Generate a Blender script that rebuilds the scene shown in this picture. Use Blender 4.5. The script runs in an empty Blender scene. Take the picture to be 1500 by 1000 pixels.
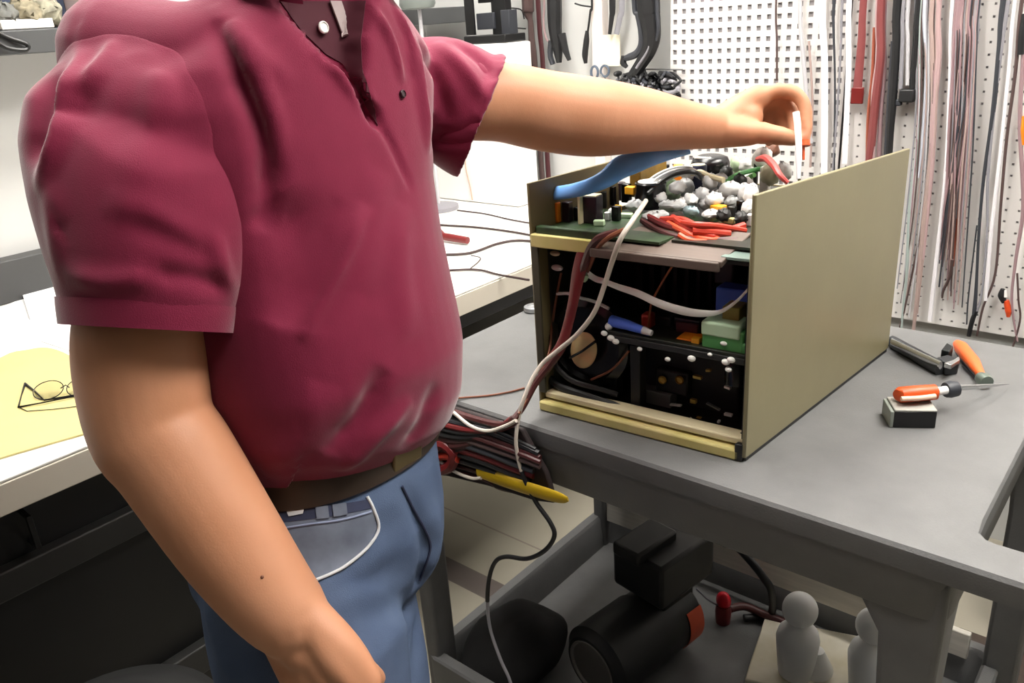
import bpy, bmesh, math, random
import numpy as np
from mathutils import Vector, Matrix
from mathutils.bvhtree import BVHTree

random.seed(7); rng = np.random.default_rng(7)
S = bpy.context.scene
COL = S.collection

# ------------------------------------------------------------------ camera
F = 1200.0
PITCH, ROLL, YAW, CZ = math.radians(21.5), math.radians(4.1), math.radians(41.5), 1.42
_h = np.array([-math.sin(YAW), math.cos(YAW), 0.0]); _r0 = np.array([math.cos(YAW), math.sin(YAW), 0.0]); _z = np.array([0, 0, 1.0])
FWD = _h * math.cos(PITCH) - _z * math.sin(PITCH); _u0 = np.cross(_r0, FWD)
RIGHT = _r0 * math.cos(ROLL) - _u0 * math.sin(ROLL); UP = _r0 * math.sin(ROLL) + _u0 * math.cos(ROLL)
CAM = np.array([0, 0, CZ])
cd = bpy.data.cameras.new('camera'); cam = bpy.data.objects.new('camera', cd); COL.objects.link(cam)
cd.sensor_width = 36.0; cd.lens = 36.0 * F / 1500.0; cd.clip_start = 0.02; cd.clip_end = 60
m = Matrix(((RIGHT[0], UP[0], -FWD[0], 0), (RIGHT[1], UP[1], -FWD[1], 0), (RIGHT[2], UP[2], -FWD[2], CZ), (0, 0, 0, 1)))
cam.matrix_world = m
S.camera = cam

# a point of the photograph -> a place in the room (on a plane, or at a depth)
def ray(px, py): return FWD + RIGHT * ((px - 750) / F) + UP * ((500 - py) / F)
def az(px, py, z): r = ray(px, py); return CAM + r * ((z - CZ) / r[2])
def ay(px, py, y): r = ray(px, py); return CAM + r * (y / r[1])
def ax(px, py, x): r = ray(px, py); return CAM + r * (x / r[0])
def ad(px, py, d): return CAM + ray(px, py) * d

# ------------------------------------------------------------------ materials
def lin(c):
    return tuple(((v / 255) / 12.92 if v / 255 <= 0.04045 else ((v / 255 + 0.055) / 1.055) ** 2.4) for v in c)
MATS = {}
def mat(name, rgb, rough=0.5, metal=0.0, var=0.0, scale=20.0, bump=0.0, bscale=200.0, rgb2=None, spec=0.5, alpha=1.0, sub=0.0, sheen=0.0, stretch=None, trans=0.0):
    """rgb is an sRGB albedo; var mixes towards rgb2 (or a darker tone) with noise; bump adds fine relief."""
    if name in MATS: return MATS[name]
    M = bpy.data.materials.new(name); M.use_nodes = True
    nt = M.node_tree; b = nt.nodes['Principled BSDF']
    c = lin(rgb)
    b.inputs['Base Color'].default_value = (*c, 1); b.inputs['Roughness'].default_value = rough; b.inputs['Metallic'].default_value = metal
    b.inputs['Specular IOR Level'].default_value = spec
    if sub:
        b.inputs['Subsurface Weight'].default_value = sub; b.inputs['Subsurface Radius'].default_value = (0.9, 0.35, 0.2); b.inputs['Subsurface Scale'].default_value = 0.008
    if sheen:
        b.inputs['Sheen Weight'].default_value = sheen; b.inputs['Sheen Roughness'].default_value = 0.4
    if trans: b.inputs['Transmission Weight'].default_value = trans; b.inputs['IOR'].default_value = 1.45
    if alpha < 1: b.inputs['Alpha'].default_value = alpha
    if var or bump:
        tc = nt.nodes.new('ShaderNodeTexCoord'); src = tc.outputs['Object']
        if stretch:
            mp = nt.nodes.new('ShaderNodeMapping'); mp.inputs['Scale'].default_value = stretch
            nt.links.new(src, mp.inputs['Vector']); src = mp.outputs['Vector']
    if var:
        n = nt.nodes.new('ShaderNodeTexNoise'); n.inputs['Scale'].default_value = scale; n.inputs['Detail'].default_value = 6
        nt.links.new(src, n.inputs['Vector'])
        r = nt.nodes.new('ShaderNodeValToRGB')
        c2 = lin(rgb2) if rgb2 else tuple(v * (1 - var) for v in c)
        r.color_ramp.elements[0].position = 0.3; r.color_ramp.elements[1].position = 0.7
        r.color_ramp.elements[0].color = (*c2, 1); r.color_ramp.elements[1].color = (*c, 1)
        nt.links.new(n.outputs['Fac'], r.inputs['Fac']); nt.links.new(r.outputs['Color'], b.inputs['Base Color'])
    if bump:
        n2 = nt.nodes.new('ShaderNodeTexNoise'); n2.inputs['Scale'].default_value = bscale; n2.inputs['Detail'].default_value = 3
        nt.links.new(src, n2.inputs['Vector'])
        bp = nt.nodes.new('ShaderNodeBump'); bp.inputs['Strength'].default_value = bump; bp.inputs['Distance'].default_value = 0.002
        nt.links.new(n2.outputs['Fac'], bp.inputs['Height']); nt.links.new(bp.outputs['Normal'], b.inputs['Normal'])
    MATS[name] = M
    return M
def emit(name, rgb, power):
    M = bpy.data.materials.new(name); M.use_nodes = True; b = M.node_tree.nodes['Principled BSDF']
    b.inputs['Base Color'].default_value = (*lin(rgb), 1); b.inputs['Emission Color'].default_value = (*lin(rgb), 1); b.inputs['Emission Strength'].default_value = power
    return M

# ------------------------------------------------------------------ mesh building
V = lambda p: Vector((float(p[0]), float(p[1]), float(p[2])))
WPOS = {}
def frames(pts):
    """parallel-transport frames along a polyline"""
    pts = [V(p) for p in pts]; n = len(pts); T = []
    for i in range(n):
        a = pts[max(i - 1, 0)]; b = pts[min(i + 1, n - 1)]; t = (b - a); T.append(t.normalized() if t.length > 1e-9 else Vector((0, 0, 1)))
    ref = Vector((0, 0, 1)) if abs(T[0].z) < 0.9 else Vector((1, 0, 0))
    u = (ref - T[0] * ref.dot(T[0])).normalized(); out = []
    for i in range(n):
        if i:
            q = T[i - 1].rotation_difference(T[i]); u = q @ u; u = (u - T[i] * u.dot(T[i])).normalized()
        out.append((pts[i], T[i], u, T[i].cross(u)))
    return out
def smooth_path(pts, k=6):
    """Catmull-Rom through the points (any dimension)"""
    P = [np.asarray(p, float) for p in pts]
    if len(P) < 3: return P
    P = [2 * P[0] - P[1]] + P + [2 * P[-1] - P[-2]]; out = []
    for i in range(1, len(P) - 2):
        for j in range(k):
            t = j / k; a, b, c, d = P[i - 1], P[i], P[i + 1], P[i + 2]
            out.append(0.5 * (2 * b + (c - a) * t + (2 * a - 5 * b + 4 * c - d) * t * t + (3 * b - a - 3 * c + d) * t ** 3))
    out.append(P[-2]); return out

class MB:
    def __init__(self): self.bm = bmesh.new()
    def ring_faces(self, rings, close=True, cap0=True, cap1=True):
        n = len(rings[0])
        for a, b in zip(rings[:-1], rings[1:]):
            for i in range(n if close else n - 1):
                j = (i + 1) % n
                try: self.bm.faces.new((a[i], a[j], b[j], b[i]))
                except ValueError: pass
        if cap0: self.bm.faces.new(list(reversed(rings[0])))
        if cap1: self.bm.faces.new(rings[-1])
    def loft(self, rings, cap0=True, cap1=True):
        R = [[self.bm.verts.new(V(p)) for p in r] for r in rings]; self.ring_faces(R, True, cap0, cap1); return self
    def box(self, c, s, rz=0.0, rx=0.0, ry=0.0, taper=1.0):
        c = V(c); h = [v / 2 for v in s]; R = Matrix.Rotation(rz, 3, 'Z') @ Matrix.Rotation(ry, 3, 'Y') @ Matrix.Rotation(rx, 3, 'X')
        vs = [self.bm.verts.new(c + R @ Vector((x * h[0] * (taper if z > 0 else 1), y * h[1] * (taper if z > 0 else 1), z * h[2]))) for x, y, z in
              ((-1, -1, -1), (1, -1, -1), (1, 1, -1), (-1, 1, -1), (-1, -1, 1), (1, -1, 1), (1, 1, 1), (-1, 1, 1))]
        for f in ((3, 2, 1, 0), (4, 5, 6, 7), (0, 1, 5, 4), (1, 2, 6, 5), (2, 3, 7, 6), (3, 0, 4, 7)): self.bm.faces.new([vs[i] for i in f])
        return self
    def hexa(self, p):
        """8 corners: bottom 4 ccw then top 4"""
        vs = [self.bm.verts.new(V(q)) for q in p]
        for f in ((3, 2, 1, 0), (4, 5, 6, 7), (0, 1, 5, 4), (1, 2, 6, 5), (2, 3, 7, 6), (3, 0, 4, 7)): self.bm.faces.new([vs[i] for i in f])
        return self
    def prism(self, poly, vec):
        a = [self.bm.verts.new(V(p)) for p in poly]; b = [self.bm.verts.new(V(p) + V(vec)) for p in poly]
        self.ring_faces([a, b]); return self
    def tube(self, pts, r, n=8, flat=1.0, up=None):
        fr = frames(pts); m = len(fr); R = []
        for i, (p, t, u, v) in enumerate(fr):
            rr = r[i] if hasattr(r, '__len__') else r
            if up is not None:
                v = V(up); v = (v - t * v.dot(t)).normalized(); u = v.cross(t)
            R.append([p + (u * math.cos(2 * math.pi * k / n) + v * (math.sin(2 * math.pi * k / n) * flat)) * rr for k in range(n)])
        return self.loft(R)
    def cyl(self, a, b, r0, r1=None, n=24): 
        r1 = r0 if r1 is None else r1
        return self.tube([a, b], [r0, r1], n)
    def lathe(self, base, prof, axis=(0, 0, 1), n=32):
        """prof: (radius, height) pairs along axis"""
        b = V(base); t = V(axis).normalized(); ref = Vector((0, 0, 1)) if abs(t.z) < 0.9 else Vector((1, 0, 0))
        u = (ref - t * ref.dot(t)).normalized(); w = t.cross(u)
        return self.loft([[b + t * h + (u * math.cos(2 * math.pi * k / n) + w * math.sin(2 * math.pi * k / n)) * max(r, 1e-5) for k in range(n)] for r, h in prof])
    def ball(self, c, r, n=16, m=10, rot=None):
        r = (r, r, r) if not hasattr(r, '__len__') else r; c = V(c); R = rot or Matrix.Identity(3); rings = []
        for j in range(m + 1):
            a = math.pi * (j / m - 0.5); a = max(min(a, math.pi / 2 - 0.02), -math.pi / 2 + 0.02)
            rings.append([c + R @ Vector((r[0] * math.cos(a) * math.cos(2 * math.pi * k / n), r[1] * math.cos(a) * math.sin(2 * math.pi * k / n), r[2] * math.sin(a))) for k in range(n)])
        return self.loft(rings)
    def mesh(self, name):
        bmesh.ops.recalc_face_normals(self.bm, faces=self.bm.faces)
        me = bpy.data.meshes.new(name); self.bm.to_mesh(me); self.bm.free(); return me
    def build(self, name, material, parent=None, bevel=0.0, smooth=None, seg=2):
        return place(name, self.mesh(name), material, parent, bevel, smooth, seg)

def place(name, me, material, parent=None, bevel=0.0, smooth=None, seg=2):
    co = np.empty(len(me.vertices) * 3); me.vertices.foreach_get('co', co); co = co.reshape(-1, 3)
    o = bpy.data.objects.new(name, me); COL.objects.link(o)
    if parent is None:
        org = np.array([(co[:, 0].min() + co[:, 0].max()) / 2, (co[:, 1].min() + co[:, 1].max()) / 2, co[:, 2].min()]); o.location = org
    else:
        org = WPOS[parent.name]; o.parent = parent
    WPOS[o.name] = org
    me.vertices.foreach_set('co', (co - org).ravel()); me.update()
    me.materials.append(material)
    if bevel:
        bv = o.modifiers.new('bevel', 'BEVEL'); bv.width = bevel; bv.segments = seg; bv.limit_method = 'ANGLE'; bv.angle_limit = math.radians(40)
    if smooth is None: smooth = 40
    if smooth:
        me.polygons.foreach_set('use_smooth', [True] * len(me.polygons))
        try: me.set_sharp_from_angle(angle=math.radians(smooth))
        except Exception: pass
    return o
def empty(name, loc):
    o = bpy.data.objects.new(name, None); COL.objects.link(o); o.location = V(loc); o.empty_display_size = 0.05; WPOS[o.name] = np.asarray(loc, float); return o
def tag(o, label=None, cat=None, group=None, kind=None):
    if label: o['label'] = label
    if cat: o['category'] = cat
    if group: o['group'] = group
    if kind: o['kind'] = kind
    return o
def struct(o): o['kind'] = 'structure'; return o
def remeshed(mb, voxel, smooth=6, fac=0.5):
    """melt overlapping closed shells into one continuous skin"""
    me = mb.mesh('tmp'); o = bpy.data.objects.new('tmp', me); COL.objects.link(o)
    r = o.modifiers.new('r', 'REMESH'); r.mode = 'VOXEL'; r.voxel_size = voxel; r.adaptivity = 0.0
    s = o.modifiers.new('s', 'SMOOTH'); s.iterations = smooth; s.factor = fac
    bpy.context.view_layer.update(); dg = bpy.context.evaluated_depsgraph_get()
    out = bpy.data.meshes.new_from_object(o.evaluated_get(dg)); bpy.data.objects.remove(o); bpy.data.meshes.remove(me)
    return out
def get_co(me):
    co = np.empty(len(me.vertices) * 3); me.vertices.foreach_get('co', co); return co.reshape(-1, 3)
def get_no(me):
    no = np.empty(len(me.vertices) * 3); me.vertices.foreach_get('normal', no); return no.reshape(-1, 3)
def bvh_of(me):
    return BVHTree.FromPolygons([v.co.copy() for v in me.vertices], [tuple(p.vertices) for p in me.polygons])
def hit(bvh, px, py):
    r = ray(px, py); loc, n, i, d = bvh.ray_cast(V(CAM), V(r).normalized()); return (None, None) if loc is None else (np.array(loc), np.array(n))
def seg_dist(co, A, B):
    ab = B - A; t = np.clip(((co - A) @ ab) / max(ab @ ab, 1e-12), 0, 1); d = co - (A + t[:, None] * ab); return np.sqrt((d * d).sum(1)), t
def fold(me, bvh, pix, amp, width, taper=True):
    """raise (amp > 0) or press in (amp < 0) a fold along a line lying on the cloth"""
    P = [hit(bvh, *p)[0] for p in smooth_path(pix, 4)]; P = [p for p in P if p is not None]
    if len(P) < 2: return
    co = get_co(me); no = get_no(me); best = np.full(len(co), 9.0); tt = np.zeros(len(co)); n = len(P) - 1
    for i in range(n):
        if np.linalg.norm(P[i + 1] - P[i]) > 0.08: continue
        d, t = seg_dist(co, P[i], P[i + 1]); k = d < best; best[k] = d[k]; tt[k] = (i + t[k]) / n
    w = np.exp(-(best / width) ** 2); w[best > 3 * width] = 0
    if taper: w *= np.clip(np.minimum(tt, 1 - tt) * 4, 0.0, 1) ** 0.7
    co += no * (amp * w)[:, None]; me.vertices.foreach_set('co', co.ravel()); me.update()
def on_surface(bvh, pix, off=0.001, k=5):
    out = []
    for p in smooth_path(pix, k):
        l, n = hit(bvh, *p)
        if l is not None: out.append(l + n * off)
    return out
def patch(bvh, poly, off, thick, step=6.0):
    """a piece of cloth lying on a surface inside an outline"""
    poly = [np.asarray(p, float) for p in poly]; xs = [p[0] for p in poly]; ys = [p[1] for p in poly]
    def inside(x, y):
        c = False; n = len(poly)
        for i in range(n):
            (x1, y1), (x2, y2) = poly[i], poly[(i + 1) % n]
            if (y1 > y) != (y2 > y) and x < (x2 - x1) * (y - y1) / (y2 - y1) + x1: c = not c
        return c
    from mathutils.geometry import delaunay_2d_cdt
    bd = []
    for i in range(len(poly)):
        a, b = poly[i], poly[(i + 1) % len(poly)]; n = max(1, int(np.linalg.norm(b - a) / step))
        bd += [a + (b - a) * j / n for j in range(n)]
    pts = list(bd); nb = len(bd)
    for x in np.arange(min(xs) + step / 2, max(xs), step):
        for y in np.arange(min(ys) + step / 2, max(ys), step):
            if inside(x, y) and min(np.hypot(x - q[0], y - q[1]) for q in bd) > step * 0.5: pts.append(np.array([x, y]))
    vv, ee, ff, *_ = delaunay_2d_cdt([Vector((p[0], p[1])) for p in pts], [(i, (i + 1) % nb) for i in range(nb)], [], 1, 1e-5)
    mb = MB(); vs = {}
    for f in ff:
        ok = []
        for i in f:
            if i not in vs:
                l, n = hit(bvh, vv[i].x, vv[i].y); vs[i] = None if l is None else (mb.bm.verts.new(V(l + n * off)), mb.bm.verts.new(V(l + n * (off - thick))))
            ok.append(vs[i])
        if all(ok):
            mb.bm.faces.new([q[0] for q in ok]); mb.bm.faces.new([q[1] for q in reversed(ok)])
    mb.bm.edges.ensure_lookup_table()
    top = {q[0]: q[1] for q in vs.values() if q}
    for e in [e for e in mb.bm.edges if len(e.link_faces) == 1 and e.verts[0] in top and e.verts[1] in top]:
        a, b = e.verts; mb.bm.faces.new((a, b, top[b], top[a]))
    return mb
LAMP = 24.0
LAMPS = [(-1.15, 0.62, 0.6, 1.0, 'white fluorescent ceiling light above the man'), (-1.15, 1.6, 0.6, 0.9, 'white fluorescent ceiling light above the white counter end'),
         (0.35, 0.95, 0.6, 1.0, 'white fluorescent ceiling light above the cart handle'), (0.35, 1.75, 0.6, 0.7, 'white fluorescent ceiling light in front of the cable wall')]
SKIN, SKIN2 = (193, 138, 107), (184, 128, 96)
SHIRT = (122, 28, 59)
JEAN, JEAN2 = (86, 101, 128), (66, 80, 108)
VEE = [(400, -60), (408, 0), (440, 42), (478, 78), (505, 92), (530, 140), (556, 190), (552, 160), (533, 100), (531, 60), (540, 20), (548, -60)]
SFOLDS = [
    ([(108, 60), (94, 150), (82, 210), (55, 280)], .011, .009), ([(160, 50), (142, 80), (112, 132)], .006, .008), ([(74, 90), (62, 170), (46, 240)], -.010, .012),
    ([(215, 90), (240, 130), (250, 190)], .004, .012), ([(330, 200), (360, 250), (376, 300)], .003, .010),
    ([(95, 400), (160, 413), (240, 402)], .005, .010), ([(205, 398), (290, 408), (345, 428)], -.005, .010), ([(150, 290), (230, 320), (300, 360)], .004, .012), ([(180, 320), (250, 345), (310, 385)], -.004, .012), ([(310, 330), (330, 400), (345, 430)], .004, .008),
    ([(225, 100), (215, 200), (190, 300)], .004, .018), ([(90, 330), (75, 290), (90, 420)], .004, .012)]
FOLDS = [
    ([(318, 30), (358, 120), (388, 195), (392, 262), (384, 340)], -.014, .011), ([(335, 35), (378, 115), (399, 178), (404, 245)], .010, .009),
    ([(300, -10), (360, 60), (430, 130)], .004, .012), ([(400, 290), (440, 370), (420, 480)], -.010, .030),
    ([(534, 300), (500, 390), (440, 500)], .007, .007), ([(500, 290), (455, 400), (405, 480)], -.005, .014), ([(560, 250), (545, 340), (530, 430)], .004, .018), ([(590, 300), (585, 400), (600, 500)], .004, .016),
    ([(565, 540), (530, 610), (478, 664)], -.010, .014), ([(605, 585), (545, 648), (500, 690)], .007, .011), ([(380, 692), (440, 640), (470, 560)], .005, .016), ([(640, 560), (620, 620), (590, 660)], -.006, .012),
    ([(612, 60), (640, 120), (655, 180)], -.008, .009), ([(640, 62), (690, 112), (722, 165)], .006, .009), ([(630, 205), (680, 200), (715, 170)], -.006, .010), ([(665, 60), (705, 90), (735, 130)], -.005, .008),
    ([(598, 20), (612, 110), (626, 225)], .008, .008), ([(548, 168), (576, 215), (602, 280)], -.004, .005), ([(545, 10), (572, 60), (590, 122)], .006, .005), ([(574, 5), (600, 60), (606, 112)], .006, .005),
    ([(531, 100), (536, 130), (552, 165)], .006, .005), ([(410, 5), (470, 75), (540, 165)], .006, .006)]
JFOLDS = [
    ([(560, 745), (575, 800), (560, 850)], -.003, .02), ([(440, 905), (520, 870), (600, 860)], .005, .014), ([(470, 960), (540, 910), (612, 880)], -.006, .016), ([(590, 705), (625, 790), (618, 850), (606, 1000)], -.010, .012),
    ([(640, 740), (640, 800), (622, 850)], .006, .010), ([(300, 870), (320, 940), (345, 1000)], .005, .012), ([(455, 865), (530, 830), (590, 780)], .004, .014), ([(520, 1000), (570, 940), (608, 900)], .005, .014)]
# ------------------------------------------------------------------ light
S.view_settings.view_transform = 'Standard'; S.view_settings.look = 'None'; S.view_settings.exposure = 0.0; S.view_settings.gamma = 1.0
S.view_settings.use_curve_mapping = False
W = bpy.data.worlds.new('World'); S.world = W; W.use_nodes = True
W.node_tree.nodes['Background'].inputs['Color'].default_value = (1, 0.98, 0.95, 1); W.node_tree.nodes['Background'].inputs['Strength'].default_value = 0.3
X0, X1, Y0, Y1, ZC = -2.30, 4.2, -4.2, 2.25, 2.75

m_wall = mat('white_paint', (204, 204, 202), 0.6, var=0.04, scale=3)
m_wallg = mat('grey_paint', (84, 84, 86), 0.7, var=0.05, scale=3)
m_ceil = mat('ceiling_tile', (235, 235, 232), 0.8, var=0.05, scale=60)
def floor_mat():
    M = bpy.data.materials.new('vinyl_floor'); M.use_nodes = True; nt = M.node_tree; b = nt.nodes['Principled BSDF']; b.inputs['Roughness'].default_value = 0.35
    tc = nt.nodes.new('ShaderNodeTexCoord'); sp = nt.nodes.new('ShaderNodeSeparateXYZ'); nt.links.new(tc.outputs['Object'], sp.inputs[0])
    def band(lo, hi):
        a = nt.nodes.new('ShaderNodeMath'); a.operation = 'GREATER_THAN'; a.inputs[1].default_value = lo; nt.links.new(sp.outputs['Y'], a.inputs[0])
        c = nt.nodes.new('ShaderNodeMath'); c.operation = 'LESS_THAN'; c.inputs[1].default_value = hi; nt.links.new(sp.outputs['Y'], c.inputs[0])
        d = nt.nodes.new('ShaderNodeMath'); d.operation = 'MULTIPLY'; nt.links.new(a.outputs[0], d.inputs[0]); nt.links.new(c.outputs[0], d.inputs[1]); return d
    n = nt.nodes.new('ShaderNodeTexNoise'); n.inputs['Scale'].default_value = 6; n.inputs['Detail'].default_value = 8; nt.links.new(tc.outputs['Object'], n.inputs['Vector'])
    r = nt.nodes.new('ShaderNodeValToRGB'); r.color_ramp.elements[0].color = (*lin((138, 132, 118)), 1); r.color_ramp.elements[1].color = (*lin((150, 144, 131)), 1)
    nt.links.new(n.outputs['Fac'], r.inputs['Fac']); prev = r.outputs['Color']
    yc = (Y0 + Y1) / 2
    for lo, hi, c in ((1.245, 1.318, (92, 84, 80)), (1.494, 1.500, (118, 108, 100)), (0.60, 0.606, (118, 108, 100))):
        mx = nt.nodes.new('ShaderNodeMix'); mx.data_type = 'RGBA'; mx.inputs['B'].default_value = (*lin(c), 1)
        nt.links.new(band(lo - yc, hi - yc).outputs[0], mx.inputs['Factor']); nt.links.new(prev, mx.inputs['A']); prev = mx.outputs['Result']
    nt.links.new(prev, b.inputs['Base Color']); return M
T = 0.1
struct(MB().box(((X0 + X1) / 2, (Y0 + Y1) / 2, -T / 2), (X1 - X0, Y1 - Y0, T)).build('floor', floor_mat()))
struct(MB().box(((X0 + X1) / 2, (Y0 + Y1) / 2, ZC + T / 2), (X1 - X0, Y1 - Y0, T)).build('ceiling', m_ceil))
struct(MB().box((X0 - T / 2, (Y0 + Y1) / 2, ZC / 2), (T, Y1 - Y0 + 2 * T, ZC)).build('wall_left', m_wall))
struct(MB().box((X1 + T / 2, (Y0 + Y1) / 2, ZC / 2), (T, Y1 - Y0 + 2 * T, ZC)).build('wall_right', m_wallg))
struct(MB().box(((X0 + X1) / 2, Y1 + T / 2, ZC / 2), (X1 - X0, T, ZC)).build('wall_back', m_wall))
struct(MB().box(((X0 + X1) / 2, Y0 - T / 2, ZC / 2), (X1 - X0, T, ZC)).build('wall_front', m_wallg))
# fluorescent ceiling fixtures, the room's only lamps
m_fix = mat('lamp_housing', (230, 230, 230), 0.4)
m_tube = emit('lamp_diffuser', (255, 251, 244), LAMP)
for i, (x, y, w, l, lab) in enumerate(LAMPS):
    f = empty('ceiling_light', (x, y, ZC - 0.07)); tag(f, lab, 'ceiling light', 'fluorescent ceiling lights')
    MB().box((x, y, ZC - 0.03), (w + 0.06, l + 0.06, 0.06)).build('housing', m_fix, f, 0.006)
    MB().box((x, y, ZC - 0.065), (w, l, 0.012)).build('diffuser', m_tube, f)

# ------------------------------------------------------------------ white counter along the left wall
m_lam = mat('counter_laminate', (233, 231, 226), 0.35, var=0.03, scale=8)
m_edge = mat('counter_edge', (205, 198, 184), 0.5, var=0.05, scale=12)
m_black = mat('black_laminate', (28, 28, 28), 0.45, var=0.2, scale=5)
m_black2 = mat('black_plastic', (20, 20, 21), 0.4)
CX, CT = -1.275, 0.84
cn = empty('workbench_counter', ((X0 + CX) / 2, 0.2, 0)); tag(cn, 'long white laminate counter along the left wall on a black cabinet base', 'counter')
MB().box(((X0 + CX) / 2, 0.1, CT - 0.003), (CX - X0 - 0.004, 4.28, 0.006)).build('worktop', m_lam, cn, 0.002)
MB().box(((X0 + CX) / 2, 0.1, CT - 0.031), (CX - X0 - 0.002, 4.285, 0.05)).build('worktop_core', m_edge, cn, 0.002)
MB().box((-1.80, -0.52, 0.44), (0.90, 2.90, 0.68)).build('cabinet_body', m_black, cn, 0.004)
MB().box((-1.84, -0.52, 0.05), (0.86, 2.88, 0.10)).build('plinth', m_black2, cn)
MB().box((-1.80, 1.50, 0.755), (0.96, 1.40, 0.05)).build('support_rail', m_black, cn, 0.003)
m_rail = mat('dark_rail', (44, 44, 43), 0.5)
MB().box((-1.338, -0.52, 0.645), (0.026, 2.90, 0.05)).build('drawer_rail', m_rail, cn, 0.003)
MB().box((-1.338, -0.52, 0.30), (0.026, 2.90, 0.06)).build('door_rail', m_rail, cn, 0.003)
for y in (-1.2, -0.25, 0.32, 0.62):
    h = MB().tube([(-1.35, y, 0.745), (-1.318, y, 0.745), (-1.318, y, 0.69), (-1.35, y, 0.69)], 0.005, 8).build('pull_handle', m_black2, cn)
for y in (1.9, 2.18):
    MB().box((-1.40, y, 0.365), (0.06, 0.05, 0.73)).build('leg', m_black, cn, 0.004)

# ------------------------------------------------------------------ wall shelf, top left
m_shelf = mat('grey_shelf', (70, 71, 72), 0.5, var=0.1, scale=10)
sx = -2.06
zt = ax(0, 45, sx)[2]; zb = ax(0, 82, sx)[2]
sh = empty('wall_shelf', ((X0 + sx) / 2, 0.5, zb)); tag(sh, 'dark grey shelf on the left wall with beige bags on it', 'shelf')
MB().box(((X0 + sx) / 2, 0.1, (zt + zb) / 2), (sx - X0, 4.25, zt - zb)).build('shelf_board', m_shelf, sh, 0.003)
m_trunk = mat('grey_trunking', (66, 66, 66), 0.5, var=0.08, scale=8)
tx = -2.24
o = MB().box(((X0 + tx) / 2, 0.4, (CT + ax(0, 385, tx)[2]) / 2 + 0.001), (tx - X0 - .004, 3.2, ax(0, 385, tx)[2] - CT)).build('cable_trunking', m_trunk, None, 0.003)
tag(o, 'dark grey cable trunking along the back of the white counter', 'trunking')
# ------------------------------------------------------------------ grey plastic utility cart
m_cart = mat('cart_plastic', (106, 106, 106), 0.55, var=0.18, scale=16, bump=0.25, bscale=420)
m_wheel = mat('wheel_rubber', (30, 30, 30), 0.7); m_steel = mat('steel', (150, 150, 150), 0.35, 0.9)
cart = empty('utility_cart', (-0.53, 1.19, 0)); tag(cart, 'grey moulded plastic utility cart carrying the opened electronics chassis', 'cart')
cx0, cx1, cy0, cy1, cz = -1.075, 0.045, 0.852, 1.535, 0.84
def rrect(x0, x1, y0, y1, r, cxy, ang):
    """where rays from cxy leave a rounded rectangle"""
    out = []
    for a in ang:
        d = np.array([math.cos(a), math.sin(a)]); lo, hi = 0.0, 3.0
        for _ in range(40):
            t = (lo + hi) / 2; p = np.array(cxy) + d * t
            qx = max(x0 + r - p[0], p[0] - x1 + r, 0); qy = max(y0 + r - p[1], p[1] - y1 + r, 0)
            inside = (x0 <= p[0] <= x1 and y0 <= p[1] <= y1) and (qx == 0 or qy == 0 or math.hypot(qx, qy) <= r)
            if inside: lo = t
            else: hi = t
        out.append(np.array(cxy) + d * lo)
    return out
hx0, hx1, hy0, hy1 = -0.128, 0.0, 0.915, 1.47
hc = ((hx0 + hx1) / 2, (hy0 + hy1) / 2)
ang = sorted(list(np.linspace(-math.pi, math.pi, 160, endpoint=False)) + [math.atan2(y - hc[1] + e, x - hc[0] + g) for x in (cx0, cx1) for y in (cy0, cy1) for e in (-.03, 0, .03) for g in (-.02, 0, .02)])
def ring(ins, z, hole=False, r=0.035):
    if hole: q = rrect(hx0 + ins, hx1 - ins, hy0 + ins, hy1 - ins, 0.022, hc, ang)
    else: q = rrect(cx0 + ins, cx1 - ins, cy0 + ins, cy1 - ins, r, hc, ang)
    return [(p[0], p[1], z) for p in q]
mb = MB()
loops = [ring(0, cz - .006, True), ring(-.003, cz - .0015, True), ring(-.008, cz, True), ring(.012, cz), ring(.004, cz - .002), ring(.0005, cz - .007), ring(0, cz - .014), ring(.001, cz - .034), ring(.012, cz - .036), ring(-.012, cz - .036, True), ring(0, cz - .03, True)]
R = [[mb.bm.verts.new(V(p)) for p in l] for l in loops]
mb.ring_faces(R + [R[0]], True, False, False)
mb.build('cart_top', m_cart, cart, smooth=30)
# apron: a hollow skirt under the deck, tapering up towards the handle
ax0, ax1, ay0, ay1 = cx0 + .004, hx0 - .004, cy0 + .003, cy1 - .003
def arect(i, z, r=.03): return [(p[0], p[1], z) for p in rrect(ax0 + i, ax1 - i, ay0 + i, ay1 - i, max(r - i, .004), ((ax0 + ax1) / 2, (ay0 + ay1) / 2), np.linspace(-math.pi, math.pi, 240, endpoint=False))]
mb = MB(); za = 0.742
R = [[mb.bm.verts.new(V(p)) for p in l] for l in (arect(0, cz - .034), arect(.003, za + .004), arect(.006, za), arect(.022, za), arect(.024, cz - .034))]
mb.ring_faces(R + [R[0]], True, False, False); mb.build('apron', m_cart, cart, smooth=35)
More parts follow.
